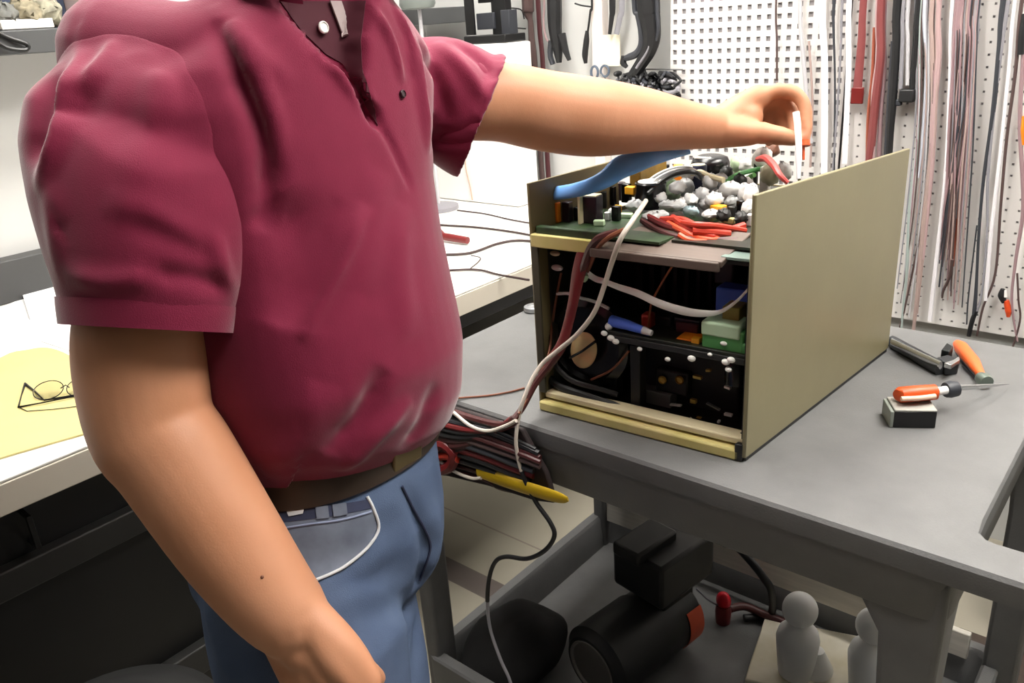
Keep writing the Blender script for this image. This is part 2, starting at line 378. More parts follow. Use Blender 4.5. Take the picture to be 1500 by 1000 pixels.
# four corner legs, slightly flared, and the tray below
sz = 0.13                                                   # tray floor
for sx_, sy_ in ((0, 0), (1, 0), (0, 1), (1, 1)):
    x = ax0 + .004 if sx_ == 0 else ax1 - .004 + .035 * sy_; y = ay0 + .004 if sy_ == 0 else ay1 - .004
    dx = 1 if sx_ == 0 else -1; dy = 1 if sy_ == 0 else -1
    def L(w, d, z, o_=0.0): 
        q = [(x + dx * o_, y + dy * o_), (x + dx * w, y + dy * o_), (x + dx * w, y + dy * d), (x + dx * o_, y + dy * d)]
        return [(a, b, z) for a, b in q]
    mb = MB(); mb.loft([L(.04 if sx_ == 0 else .062, .06, .10, .004), L(.042 if sx_ == 0 else .064, .06, .55, .004), L(.05 if sx_ == 0 else .072, .07, .70, .002), L(.098, .09, .745, .002), L(.10, .09, .80, .002)])
    mb.build('leg', m_cart, cart, 0.008, seg=3)
def trect(i, z, r=.04): return [(p[0], p[1], z) for p in rrect(ax0 + i, ax1 - i, ay0 + i, ay1 - i, max(r - i, .006), ((ax0 + ax1) / 2, (ay0 + ay1) / 2), np.linspace(-math.pi, math.pi, 200, endpoint=False))]
mb = MB(); zl = 0.215
R = [[mb.bm.verts.new(V(p)) for p in l] for l in (trect(.004, sz - .03), trect(.002, zl - .004), trect(.006, zl), trect(.026, zl), trect(.032, zl - .008), trect(.04, sz))]
mb.ring_faces(R, True, True, True); mb.build('lower_tray', m_cart, cart, smooth=35)
for x in (ax0 + .06, ax1 - .06):
    for y in (ay0 + .06, ay1 - .06):
        c = MB().box((x, y, .092), (.05, .05, .012)).cyl((x, y, .086), (x, y, .07), .012).box((x - .018, y + .01, .055), (.004, .03, .05)).box((x + .018, y + .01, .055), (.004, .03, .05)).build('caster', m_steel, cart)
        MB().cyl((x - .014, y + .012, .036), (x + .014, y + .012, .036), .036, n=28).build('wheel', m_wheel, c, .004)
# pale batten standing against the back rim of the lower tray
m_wood = mat('pale_wood', (226, 220, 210), 0.7, var=0.2, scale=9, stretch=(1, 12, 12))
b0 = ay(915, 772, 1.50)
o = MB().box((-.62, 1.4855, zl + .0165), (.86, .014, .058)).build('wooden_batten', m_wood, None, .002)
tag(o, 'pale grey wooden batten standing against the back rim of the cart tray', 'batten')
# ------------------------------------------------------------------ opened electronics chassis standing on the cart
FLp = np.array([-0.748, 0.903, 0]); FRp = np.array([-0.414, 0.926, 0]); BRp = np.array([-0.377, 1.402, 0])
DV = (BRp - FRp); DL = np.linalg.norm(DV); DV = DV / DL; AV = FRp - FLp; AL = np.linalg.norm(AV); AV = AV / AL
NV = np.array([-AV[1], AV[0], 0])                    # normal of the open front, pointing inwards
def U(a, d, z): return FLp + AV * a * AL + DV * d + np.array([0, 0, z])
def cf(px, py, d):
    r = ray(px, py); p0 = FLp + NV * d; t = ((p0 - CAM) @ NV) / (r @ NV); return CAM + r * t
def cz_(px, py, z): return az(px, py, z)
yaw = math.atan2(AV[1], AV[0])
zb0 = CT0 = 0.8405
ch = empty('electronics_chassis', (*(U(.5, .24, 0)[:2]), zb0)); tag(ch, 'opened tan metal electronics chassis on the cart, packed with boards and wires', 'electronics chassis')
m_tan = mat('tan_paint', (134, 126, 96), 0.42, var=0.09, scale=7, rgb2=(126, 118, 90), bump=0.08, bscale=60)
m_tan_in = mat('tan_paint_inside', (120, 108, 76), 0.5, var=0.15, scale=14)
m_cream = mat('cream_paint', (218, 200, 142), 0.5, var=0.15, scale=14, rgb2=(196, 186, 110))
m_cream2 = mat('pale_cream_paint', (228, 214, 176), 0.5, var=0.1, scale=14)
m_dark = mat('dark_interior', (22, 21, 20), 0.55, var=0.3, scale=25)
m_dark2 = mat('dark_grey_metal', (46, 46, 45), 0.45, 0.2, var=0.25, scale=30)
m_blk = mat('gloss_black', (16, 14, 17), 0.25)
m_plum = mat('dark_capacitor_sleeve', (34, 22, 32), 0.3)
m_white = mat('white_plastic', (244, 242, 238), 0.45)
m_pcb = mat('circuit_board', (46, 70, 38), 0.45, var=0.5, scale=60, rgb2=(22, 34, 20))
m_pcbd = mat('dark_circuit_board', (34, 38, 24), 0.45, var=0.5, scale=60, rgb2=(18, 20, 16))
m_orange = mat('orange_plastic', (236, 132, 24), 0.4)
m_yellow = mat('amber_plastic', (240, 170, 40), 0.4)
m_redw = mat('red_insulation', (176, 52, 36), 0.4)
m_dred = mat('dark_red_insulation', (112, 30, 32), 0.4)
m_maro = mat('maroon_insulation', (70, 26, 26), 0.45)
m_brown = mat('brown_insulation', (120, 66, 42), 0.5)
m_blue = mat('blue_plastic', (84, 120, 232), 0.35)
m_navy = mat('navy_sleeve', (34, 40, 66), 0.35)
m_green = mat('green_plastic', (84, 150, 84), 0.35)
m_lgreen = mat('pale_green_plastic', (190, 218, 184), 0.4)
m_grey = mat('grey_component', (186, 186, 186), 0.45, var=0.25, scale=50)
m_lgrey = mat('pale_grey_component', (226, 224, 222), 0.5, var=0.2, scale=60)
m_wgreen = mat('grey_green_component', (178, 200, 164), 0.5, var=0.2, scale=60)
m_label = mat('grey_label', (112, 112, 110), 0.5, var=0.1, scale=40)
m_silver = mat('bright_steel', (205, 205, 205), 0.25, 0.85)
m_disc = mat('peach_varnish', (220, 168, 122), 0.4, var=0.25, scale=40, rgb2=(206, 180, 128))
m_brass = mat('brass', (196, 160, 80), 0.35, 0.7)
m_brd = mat('brown_board', (98, 84, 76), 0.5, var=0.2, scale=16, stretch=(1, 8, 8))
m_cable = mat('grey_white_cable', (206, 196, 184), 0.45)
# panels (folded sheet, real thickness)
zRf, zRb, zL = 1.205, 1.187, 1.199
t_ = 0.004
def sheet(a, z0f, z0b, z1f, z1b, d0, d1, th):
    return MB().hexa([U(a, d0, z0f) - AV * th / 2, U(a, d0, z0f) + AV * th / 2, U(a, d1, z0b) + AV * th / 2, U(a, d1, z0b) - AV * th / 2,
                      U(a, d0, z1f) - AV * th / 2, U(a, d0, z1f) + AV * th / 2, U(a, d1, z1b) + AV * th / 2, U(a, d1, z1b) - AV * th / 2])
sheet(1.0, zb0, zb0, zb0 + .0065, zb0 + .0065, .0, DL - .002, .003).build('gap_shade_strip', m_black2, ch)  # black strip painting in the shadow gap below the right side panel
rp = sheet(1.0, zb0 + .006, zb0 + .006, zRf, zRb, -.004, DL, .006).build('side_panel', m_tan, ch, .0015); rp['label'] = 'tall tan right side panel'
sc = MB()
for px, py in ((1117, 547), (1118, 398), (1145, 522), (1254, 320)):
    r = ray(px, py); p0 = U(1.0, 0, 0) + AV * .003; t = ((p0 - CAM) @ AV) / (r @ AV); q = CAM + r * t
    sc.cyl(q - AV * .001, q + AV * .0012, .0022 if px != 1254 else .003, n=12)
sc.build('screw', m_silver, rp)
lp = MB().prism([U(0, 0, zb0) - AV * .002, U(0, DL, zb0) - AV * .002, U(0, DL, 1.122) - AV * .002, U(0, .21, 1.122) - AV * .002, U(0, .205, zL) - AV * .002, U(0, 0, zL) - AV * .002], AV * .004).build('side_panel', m_tan_in, ch, .001); lp['label'] = 'tan left side panel seen from inside'
MB().hexa([U(0, -.001, zb0 + .03), U(.035, -.001, zb0 + .03), U(.035, .003, zb0 + .03), U(0, .003, zb0 + .03), U(0, -.001, 1.118), U(.035, -.001, 1.118), U(.035, .003, 1.118), U(0, .003, 1.118)]).build('corner_post', mat('olive_dark', (62, 58, 44), .5), ch, .001)
bpz = 1.118
MB().hexa([U(0, DL - .004, zb0), U(1, DL - .004, zb0), U(1, DL, zb0), U(0, DL, zb0), U(0, DL - .004, bpz), U(1, DL - .004, bpz), U(1, DL, bpz), U(0, DL, bpz)]).build('back_panel', m_tan_in, ch, .001)
def slab(a0, a1, d0, d1, z0, z1): return [U(a0, d0, z0), U(a1, d0, z0), U(a1, d1, z0), U(a0, d1, z0), U(a0, d0, z1), U(a1, d0, z1), U(a1, d1, z1), U(a0, d1, z1)]
MB().hexa(slab(.01, .99, .02, DL - .006, zb0, zb0 + .016)).build('base_plate', m_dark, ch)
MB().hexa(slab(.005, .985, -.006, .02, zb0, zb0 + .0165)).build('bottom_rail', m_cream, ch, .003).__setitem__('label', 'cream painted lower front rail')
MB().hexa(slab(.02, .985, .004, .03, zb0 + .02, zb0 + .03)).build('inner_rail', m_cream2, ch, .002)
MB().hexa(slab(.965, .995, -.006, .003, zb0 + .001, zb0 + .026)).build('foot_pad', m_black2, ch, .001)
# inside lining: dark plates that the boards are screwed to
MB().hexa(slab(.02, .98, .20, .206, zb0 + .02, 1.112)).build('card_plate', m_dark, ch)
MB().hexa(slab(.975, .988, .005, DL - .01, zb0 + .02, 1.112)).build('card_plate', m_dark, ch)
MB().hexa(slab(.012, .02, .03, DL - .01, zb0 + .02, 1.112)).build('card_plate', mat('olive_plate', (48, 46, 36), .55, var=.2, scale=30), ch)
# upper deck
MB().hexa(slab(.01, .985, .008, DL - .008, 1.112, 1.1165)).build('upper_deck', m_dark2, ch)
MB().hexa(slab(.004, .36, -.003, .008, 1.106, 1.126)).build('deck_rail', m_cream, ch, .002)
MB().hexa([U(.33, -.012, 1.112), U(.90, -.012, 1.112), U(.86, .085, 1.1315), U(.40, .085, 1.1315), U(.33, -.012, 1.120), U(.90, -.012, 1.120), U(.86, .085, 1.1345), U(.40, .085, 1.1345)]).build('wire_tray', m_brd, ch, .003)
MB().hexa(slab(.33, .89, -.015, -.009, 1.106, 1.119)).build('tray_lip', m_brd, ch, .002)
MB().hexa(slab(.02, .60, .010, .16, 1.1265, 1.130)).build('circuit_board', m_pcb, ch)
MB().hexa(slab(.02, .36, .003, .014, 1.124, 1.137)).build('board_edge_strip', m_pcb, ch, .002)
MB().hexa(slab(.62, .975, .028, .44, 1.1265, 1.130)).build('circuit_board', m_pcbd, ch)
MB().hexa(slab(.87, .985, .002, .03, 1.119, 1.1235)).build('board_edge_strip', mat('teal_board', (120, 140, 132), .4), ch, .001)
# middle shelf with its row of solder blobs
zs = 0.997
def shelfz(a, px=None): return zs
MB().hexa(slab(.36, .975, .006, .19, .987, .992)).build('middle_shelf', m_pcbd, ch, .001)
MB().hexa(slab(.36, .975, .004, .010, .978, .987)).build('shelf_flange', m_dark2, ch, .001)
for px, py in ((885, 488), (895, 495), (902, 500), (937, 511), (978, 526), (1013, 525), (1040, 519), (1063, 530), (1071, 527), (1067, 541)):
    c = cf(px, py, .003); rr = rng.uniform(.0026, .0046)
    MB().ball(c, (rr * 1.4, rr, rr), 10, 6).build('solder_terminal', m_white, ch)
# middle shelf contents
def cbox(px0, py0, px1, py1, d, depth, name, M, bev=.0015, lab=None):
    a = cf(px0, py1, d); b = cf(px1, py0, d); w = np.linalg.norm((b - a)[:2]); h = b[2] - a[2]
    c = (a + b) / 2 + NV * depth / 2
    o = MB().box(c, (w, depth, h), yaw).build(name, M, ch, bev)
    if lab: o['label'] = lab
    return o
cbox(1027, 488, 1090, 520, .012, .04, 'terminal_block', m_green, .003, 'green screw terminal block')
cbox(1026, 479, 1084, 490, .010, .042, 'terminal_block_cover', m_lgreen, .003)
MB().ball(cf(1060, 503, .010), (.005, .003, .003), 12, 8).build('block_screw', m_white, ch)
cbox(1086, 505, 1096, 525, .012, .02, 'terminal_block_end', m_green, .002)
cbox(1057, 452, 1083, 478, .03, .03, 'relay', mat('olive_relay', (166, 148, 74), .45, var=.2, scale=50), .002, 'olive yellow relay')
cbox(1047, 427, 1098, 456, .06, .03, 'capacitor_block', m_blue, .003, 'blue capacitor block')
cbox(990, 500, 1022, 512, .02, .03, 'fuse_holder', m_orange, .002)
cbox(1012, 497, 1024, 511, .016, .01, 'fuse_cap', m_yellow, .001)
cbox(985, 470, 1026, 505, .05, .05, 'transformer', m_blk, .003)
cbox(990, 476, 1022, 500, .046, .006, 'transformer_window', mat('wine_lacquer', (74, 34, 40), .35), .001)
cbox(950, 466, 982, 502, .06, .05, 'relay', m_dark2, .002)
cbox(938, 462, 952, 488, .04, .02, 'wire_splice', m_redw, .004)
o = MB().tube([cf(896, 470, .02), cf(920, 476, .016), cf(952, 487, .012)], [.009, .0075, .005], 12).build('blue_connector', m_blue, ch)
MB().tube([cf(942, 483, .011), cf(955, 488, .010)], [.006, .004], 10).build('connector_boot', m_lgrey, ch)
MB().ball(cf(892, 478, .014), .006, 10, 8).build('connector_cap', m_white, ch)
cbox(930, 390, 1090, 450, .17, .03, 'heat_sink', m_dark2, .002)
for k in range(9):
    cbox(934 + k * 17, 388, 941 + k * 17, 448, .150, .02, 'heat_sink_fin', m_dark2, .001)
cbox(1045, 385, 1075, 415, .10, .05, 'power_module', mat('brown_black', (50, 38, 36), .4), .003)
# blower on the left
bc = cf(857, 512, .05)
MB().lathe(cf(862, 500, .045), [(.070, .0), (.072, .006), (.060, .012), (.056, .004), (.03, .002), (.001, .002)], axis=-NV, n=48).build('blower_ring', m_blk, ch)
MB().lathe(cf(862, 500, .055), [(.068, -.03), (.070, .0), (.001, .001)], axis=-NV, n=40).build('blower_housing', m_dark, ch)
dr = Matrix.Rotation(yaw, 3, 'Z') @ Matrix.Rotation(math.radians(20), 3, 'Y')
ds = MB().ball(cf(855, 513, .028), (.0225, .006, .0315), 28, 14, dr).build('blower_hub', m_disc, ch); ds['label'] = 'peach coloured round blower hub'
MB().tube([cf(835, 524, .0195), cf(853, 514, .0195), cf(872, 500, .0205)], [.0022, .002, .0022], 8).build('hub_slot', m_blk, ch)
# lower bay
cbox(930, 520, 1085, 645, .09, .09, 'power_supply', m_dark, .004)
cbox(936, 579, 982, 604, .068, .03, 'nameplate', m_label, .001)
cbox(960, 548, 1008, 572, .075, .03, 'rectifier', m_dark2, .003)
for px in (971, 996):
    MB().lathe(cf(px, 556, .072), [(.0062, 0), (.0070, .002), (.0052, .004), (.0046, .001)], axis=-NV, n=20).build('fuse_ring', m_brass, ch)
cbox(924, 508, 937, 604, .035, .02, 'bracket', m_dark2, .001)
cbox(893, 535, 903, 580, .06, .02, 'bracket', m_dark2, .001)
MB().lathe(cf(1079, 560, .03), [(.016, 0), (.0165, .03), (.014, .034), (.001, .034)], axis=(0, 0, 1), n=28).build('capacitor', m_blk, ch)
for px, py, w, h, ang_, M in ((1067, 607, 6.5, 2, 0, m_white), (1040, 624, 5.5, 2, -40, m_white), (1053, 617, 2, 2, 0, m_white), (1066, 567, 5, 2, 12, m_white), (1016, 587, 5, 3.5, 0, m_brass), (1022, 552, 7, 2.5, 0, m_brass), (1024, 613, 4, 3, 0, m_brass), (1038, 542, 4, 2, -10, m_brass), (990, 593, 10, 1.4, -6, m_lgrey), (1045, 595, 12, 1.2, 18, m_label)):
    d = .06; c = cf(px, py, d); s = .0009
    MB().box(c, (2 * w * s, .006, 2 * h * s), yaw, 0, math.radians(ang_)).build('contact_tab', M, ch, .0005)
MB().tube([cf(p[0], p[1], .05) for p in smooth_path([(1010, 612), (1017, 620), (1020, 630), (1026, 638)], 4)], .0026, 8).build('white_lead', m_white, ch)
MB().ball(cf(1071, 651, .02), (.010, .006, .004), 12, 8).build('cable_clip', m_cream2, ch)
MB().ball(cf(1086, 642, .02), (.007, .006, .009), 12, 8).build('cable_clip', m_pcb, ch)
def wire(name, pts, r, M, d=.02, parent=ch, flat=1.0, k=6, lab=None, n=8, up=None):
    P3 = [cf(p[0], p[1], p[2] if len(p) > 2 else d) for p in pts]; P3 = smooth_path(P3, k)
    rr = r if not hasattr(r, '__len__') else np.interp(np.linspace(0, 1, len(P3)), np.linspace(0, 1, len(r)), r)
    o = MB().tube(P3, rr, n, flat, up).build(name, M, parent)
    if lab: o['label'] = lab
    return o
# looms and ribbons inside the front
wire('ribbon_cable', [(856, 397, .03), (872, 408, .014), (885, 412, .008), (905, 420, .004), (935, 430, .002), (965, 444, .002), (1000, 455, .004), (1030, 459, .008), (1056, 456, .02), (1080, 440, .02), (1099, 420, .02)], [.006, .005, .0042, .0046, .0055, .006, .0062, .005, .0028, .0018, .0016], m_white, flat=.35, up=NV, lab='white ribbon cable drooping across the opening')
wire('ribbon_plug', [(854, 408, .026), (859, 399, .022)], .007, m_lgreen)
wire('red_ribbon', [(866, 352, .012), (856, 372, .0), (847, 402, -.004), (840, 440, -.006), (832, 475, -.006), (822, 505, -.008), (806, 528, -.010), (790, 548, -.014)], [.012, .0125, .011, .0085, .008, .008, .0075, .006], m_dred, flat=.3, up=NV, lab='wide dark red flat cable')
wire('loom', [(905, 340, -.004), (880, 348, -.01), (866, 362, -.008), (858, 382, -.004), (848, 415, .004), (838, 450, .012), (828, 500, .0), (806, 534, -.012), (784, 562, -.03), (766, 596, -.055), (752, 614, -.075)], [.0055, .006, .006, .006, .006, .006, .006, .006, .0055, .005, .005], m_maro)
wire('loom', [(915, 336, -.004), (893, 347, -.012), (876, 362, -.01), (866, 385, .0), (861, 398, .01)], [.0035] * 3 + [.002], m_brown)
wire('wire', [(822, 400, .03), (817, 425, .03), (812, 455, .03), (808, 480, .03), (806, 505, .01), (800, 530, -.008), (780, 570, -.035), (760, 606, -.07)], .0019, m_brown)
wire('wire', [(816, 430, .03), (835, 430, .03), (850, 436, .03), (872, 442, .03), (892, 452, .03)], .0026, m_lgrey)
wire('wire', [(812, 357, .02), (830, 360, .02), (850, 366, .02)], .0022, m_brown)
wire('wire', [(993, 377, .01), (975, 405, .02), (958, 435, .03), (953, 450, .03), (949, 482, .03)], .0016, mat('rust_insulation', (150, 80, 44), .5))
wire('wire', [(866, 556, .03), (890, 545, .03), (905, 533, .03), (921, 514, .02)], .0018, m_brown)
wire('hose', [(806, 490, .03), (812, 530, .02), (830, 552, .02), (850, 562, .02), (880, 570, .025), (905, 578, .03)], .0042, m_dark2)
wire('hose', [(800, 548, .03), (820, 566, .02), (860, 580, .02), (905, 596, .02), (950, 612, .022), (1000, 632, .03)], .0065, m_dark2)
for px, py, s in ((813, 371, 1), (816, 392, 1.2)):
    MB().ball(cf(px, py, .03), (.009 * s, .005, .004 * s), 12, 8).build('lamp_bead', m_cream2 if s == 1 else m_white, ch)
# ---- top deck components
def top(px, py, z): return az(px, py, z)
zd = 1.130
def can(px, py, r, h, M, cap=None, name='capacitor', z=zd):
    p = az(px, py, z); o = MB().lathe(p, [(r * .96, 0), (r, .001), (r, h - .002), (r * .93, h)], n=28).build(name, M, ch, smooth=35)
    if cap: MB().lathe(p + np.array([0, 0, h - .0005]), [(r * .8, 0), (r * .8, .0012), (.0005, .0014)], n=24).build('capacitor_top', cap, o)
    return o
def blk(px, py, w, d, h, M, name, z=zd, rz=0.0, cap=None, bev=.0012):
    p = az(px, py, z); o = MB().box(p + np.array([0, 0, h / 2]), (w, d, h), yaw + rz).build(name, M, ch, bev)
    if cap: MB().box(p + np.array([0, 0, h + .0006]), (w * .92, d * .92, .0014), yaw + rz).build('cover', cap, o)
    return o
blk(815, 325, .012, .010, .030, m_orange, 'film_capacitor')
blk(822, 314, .010, .010, .018, m_yellow, 'film_capacitor')
blk(832, 324, .013, .012, .030, m_plum, 'coil'); blk(848, 322, .012, .012, .020, m_blk, 'coil')
o = blk(866, 325, .030, .022, .040, m_plum, 'relay', rz=.05, cap=m_cream2); o['label'] = 'dark plum relay with a cream lid'
blk(853, 327, .004, .020, .042, m_cream2, 'relay_bracket', rz=.05)
blk(903, 323, .012, .010, .022, m_blk, 'diode_block'); MB().ball(az(896, 310, 1.135), .006, 10, 8).build('solder_lump', m_lgrey, ch)
blk(890, 322, .008, .008, .012, m_lgrey, 'resistor'); blk(878, 330, .016, .01, .008, m_wgreen, 'resistor', rz=.3)
blk(918, 296, .014, .012, .030, m_blk, 'coil'); blk(924, 284, .016, .012, .012, m_yellow, 'film_capacitor', z=1.150)
blk(915, 318, .024, .012, .006, m_wgreen, 'resistor', rz=.2)
can(953, 303, .0245, .040, m_blk, m_white, 'main_capacitor').__setitem__('label', 'black can capacitor with a white top')
can(908, 292, .010, .028, m_plum, None)
can(1022, 278, .0145, .042, m_navy, m_cream2, 'capacitor').__setitem__('label', 'navy blue can capacitor')
blk(993, 270, .016, .014, .034, m_orange, 'film_capacitor', rz=.4)
def lump(px, py, r, M, name='epoxy_coil', z=1.135, seed=0):
    g = np.random.default_rng(seed + int(px * 7 + py)); p = az(px, py, z) + np.array([0, 0, r[2] * .8]); mb = MB().ball(p, r, 18, 12, Matrix.Rotation(g.uniform(0, 3), 3, 'Z') @ Matrix.Rotation(g.uniform(-.3, .3), 3, 'X'))
    for v in mb.bm.verts: v.co += Vector(g.normal(0, .0009, 3))
    return mb.build(name, M, ch, smooth=80)
for px, py, r, M in ((985, 293, (.016, .013, .014), m_wgreen), (1004, 285, (.014, .013, .015), m_grey), (1000, 306, (.018, .012, .009), m_lgrey), (1035, 305, (.012, .014, .008), m_grey), (1048, 285, (.013, .012, .013), m_lgrey), (1058, 298, (.016, .013, .013), m_lgrey), (1072, 303, (.013, .010, .009), m_grey), (1040, 318, (.012, .012, .006), m_lgrey), (1078, 295, (.012, .010, .012), m_dark2), (1060, 322, (.012, .010, .009), m_dark2), (975, 307, (.012, .010, .008), m_grey), (1096, 318, (.011, .010, .014), m_lgrey), (1095, 282, (.012, .010, .014), m_lgrey), (1100, 270, (.011, .010, .012), m_white), (1080, 262, (.013, .012, .012), m_wgreen), (1012, 316, (.012, .006, .008), mat('pale_blue_part', (180, 205, 212), .4)), (1086, 325, (.010, .010, .008), m_dark2), (960, 322, (.022, .010, .007), m_grey), (930, 306, (.014, .010, .008), m_grey)):
    lump(px, py, r, M)
blk(1052, 318, .020, .014, .018, m_yellow, 'film_capacitor', rz=-.2); blk(1068, 327, .016, .01, .008, m_cream, 'film_capacitor')
# big black choke at the back with a white label, grey braid over it
pk = az(1040, 262, zd)
MB().lathe(pk + np.array([0, 0, .0]), [(.030, 0), (.033, .006), (.034, .028), (.030, .038), (.02, .042), (.001, .042)], n=32).build('choke', m_blk, ch, smooth=60)
MB().box(pk + np.array([-.004, -.020, .0405]), (.030, .010, .003), yaw).build('choke_label', m_white, ch, .001)
def twire(name, pts, r, M, k=6, flat=1.0, lab=None):
    P3 = smooth_path([az(a, b, z + (.004 if name == 'red_lead' else 0)) for a, b, z in pts], k); rr = r if not hasattr(r, '__len__') else np.interp(np.linspace(0, 1, len(P3)), np.linspace(0, 1, len(r)), r)
    o = MB().tube(P3, rr, 8, flat).build(name, M, ch)
    if lab: o['label'] = lab
    return o
for j, (dx, dz, M) in enumerate(((0, 0, m_grey), (3, .004, m_dark2), (6, .008, m_lgrey), (10, .003, m_grey), (14, .007, m_dark2), (17, .0, m_grey))):
    twire('braid_lead', [(935 + dx, 278 + dx * .4, 1.150 + dz), (960 + dx, 258 + dx * .3, 1.168 + dz), (985 + dx, 247 + dx * .4, 1.178 + dz), (1010 + dx * .8, 246 + dx * .5, 1.176 + dz), (1022 + dx * .5, 258 + dx * .3, 1.160)], .0032, M)
twire('cable_tie', [(1012, 255, 1.172), (1026, 252, 1.176), (1040, 258, 1.172), (1060, 264, 1.168)], [.003, .0045, .004, .005], m_cream2)
for pts, r, M in (([(968, 322, 1.136), (1000, 322, 1.140), (1030, 336, 1.134), (1065, 337, 1.130), (1090, 330, 1.132)], .005, m_redw), ([(985, 318, 1.140), (1005, 332, 1.136), (1040, 346, 1.128), (1060, 342, 1.128), (1080, 336, 1.130)], .0048, m_redw), ([(978, 327, 1.134), (1000, 338, 1.131), (1020, 348, 1.126), (1045, 352, 1.124), (1052, 348, 1.125)], .0045, mat('orange_red_insulation', (200, 78, 44), .4)), ([(950, 318, 1.137), (975, 330, 1.132), (1010, 340, 1.129)], .0055, m_dred), ([(940, 323, 1.134), (970, 340, 1.127), (1010, 350, 1.124), (1080, 352, 1.124)], .004, m_maro), ([(1000, 326, 1.140), (1020, 329, 1.143), (1050, 331, 1.140), (1092, 338, 1.128)], .0042, m_redw), ([(995, 344, 1.130), (1010, 352, 1.125), (1035, 354, 1.123)], .004, mat('orange_red_insulation', (200, 78, 44), .4)), ([(1015, 338, 1.135), (1040, 340, 1.133), (1070, 343, 1.129)], .0052, m_redw)):
    twire('red_lead', pts, r, M)
twire('green_lead', [(1062, 266, 1.16), (1080, 256, 1.166), (1100, 250, 1.166), (1120, 246, 1.17)], .004, m_green)
twire('green_lead', [(1068, 258, 1.15), (1090, 262, 1.15), (1105, 256, 1.16)], .004, mat('leaf_green', (96, 150, 80), .45))
# second layer of parts heaped behind the red leads
for px, py, z, r, M in ((978, 276, 1.150, (.013, .012, .012), m_wgreen), (992, 282, 1.152, (.014, .011, .010), m_lgrey), (1008, 262, 1.152, (.013, .012, .012), m_lgrey), (1040, 276, 1.152, (.013, .012, .013), m_lgrey), (1056, 274, 1.150, (.013, .011, .012), m_grey), (1070, 284, 1.152, (.017, .012, .010), m_lgrey), (1084, 275, 1.150, (.010, .010, .012), m_dark2), (1078, 250, 1.150, (.012, .010, .014), m_wgreen), (1092, 250, 1.155, (.012, .010, .012), m_lgrey), (1090, 296, 1.140, (.012, .010, .016), m_lgrey), (1100, 300, 1.150, (.011, .010, .017), m_white), (1028, 292, 1.146, (.014, .011, .010), m_grey), (1012, 298, 1.142, (.020, .011, .008), m_lgrey), (966, 296, 1.140, (.013, .011, .010), m_lgrey), (985, 308, 1.138, (.018, .010, .008), m_grey), (1046, 300, 1.145, (.016, .012, .010), m_lgrey), (1064, 262, 1.15, (.010, .010, .012), m_dark2)):
    lump(px, py, r, M, z=z, seed=5)
for px, py, h, M in ((935, 276, .03, m_dark2), (975, 262, .026, m_blk), (1085, 315, .022, m_blk), (1072, 318, .016, m_dark2), (1100, 330, .016, m_lgrey), (897, 300, .03, m_blk), (884, 304, .026, m_dark2), (905, 312, .012, m_yellow)):
    blk(px, py, .011, .010, h, M, 'resistor', rz=rng.uniform(-.4, .4))
# tall parts near the right panel, below the hand
lump(1116, 247, (.018, .016, .019), m_white, 'ceramic_coil', z=1.165); blk(1120, 285, .014, .014, .045, m_white, 'ceramic_post')
blk(1106, 280, .006, .008, .050, m_dark2, 'heat_sink'); lump(1128, 268, (.016, .014, .018), mat('pale_olive_part', (214, 210, 180), .5, var=.2, scale=50), 'ceramic_coil', z=1.150)
lump(1148, 262, (.014, .012, .014), m_lgrey, 'ceramic_coil', z=1.160)
twire('red_lead', [(1110, 233, 1.197), (1122, 232, 1.205), (1134, 243, 1.203), (1142, 256, 1.196), (1154, 268, 1.186)], [.004, .0055, .005, .004, .003], mat('dusty_red', (176, 66, 62), .45))
lump(1130, 228, (.014, .012, .012), mat('brown_part', (110, 70, 52), .5), 'trimmer', z=1.165)
# olive label plate and pale clips behind the strap on the left panel
pl_ = U(0.02, .17, 0); MB().box(U(.045, .27, 1.165), (.02, .10, .055), yaw + .02).build('filter_can', mat('olive_gold', (150, 116, 40), .45, var=.4, scale=40, rgb2=(110, 84, 36)), ch, .003)
MB().ball(U(.05, .235, 1.1965), (.006, .012, .004), 12, 8).build('clip', m_white, ch); MB().ball(U(.055, .285, 1.1965), (.006, .014, .004), 12, 8).build('clip', m_lgrey, ch)
# ------------------------------------------------------------------ the man at the left end of the cart, facing along +X
m_skin = mat('skin', SKIN, 0.5, var=0.10, scale=14, rgb2=SKIN2, bump=0.06, bscale=500, sub=0.06, spec=0.35)
m_shirt = mat('maroon_knit', SHIRT, 0.75, var=0.08, scale=30, bump=0.22, bscale=900, sheen=0.4, spec=0.2)
m_jean = mat('denim', JEAN, 0.8, var=0.30, scale=9, rgb2=JEAN2, bump=0.3, bscale=800, spec=0.2)
m_belt = mat('brown_leather', (52, 40, 32), 0.45, var=0.15, scale=30)
A_ = lambda *p: np.array(p, float)
TCX, TCY = -0.755, 0.522
RS, LS = A_(-0.765, 0.350, 1.392), A_(-0.775, 0.700, 1.352)      # shoulder joints
REL, RWR = ad(222, 622, 0.80), ad(425, 905, 0.80)                # right elbow and wrist
LEL, LWR = ad(800, 163, 1.09), ad(1046, 188, 1.245)              # left elbow and wrist
def ell(c, a, b, z, n=40, yaw_=0.0, p=2.3, front=0.0):
    out = []
    for k in range(n):
        t = 2 * math.pi * k / n; ct, st = math.cos(t), math.sin(t)
        x = a * math.copysign(abs(ct) ** (2 / p), ct); y = b * math.copysign(abs(st) ** (2 / p), st)
        x *= 1 + (front if x > 0 else 0)
        out.append((c[0] + x * math.cos(yaw_) - y * math.sin(yaw_), c[1] + x * math.sin(yaw_) + y * math.cos(yaw_), z))
    return out
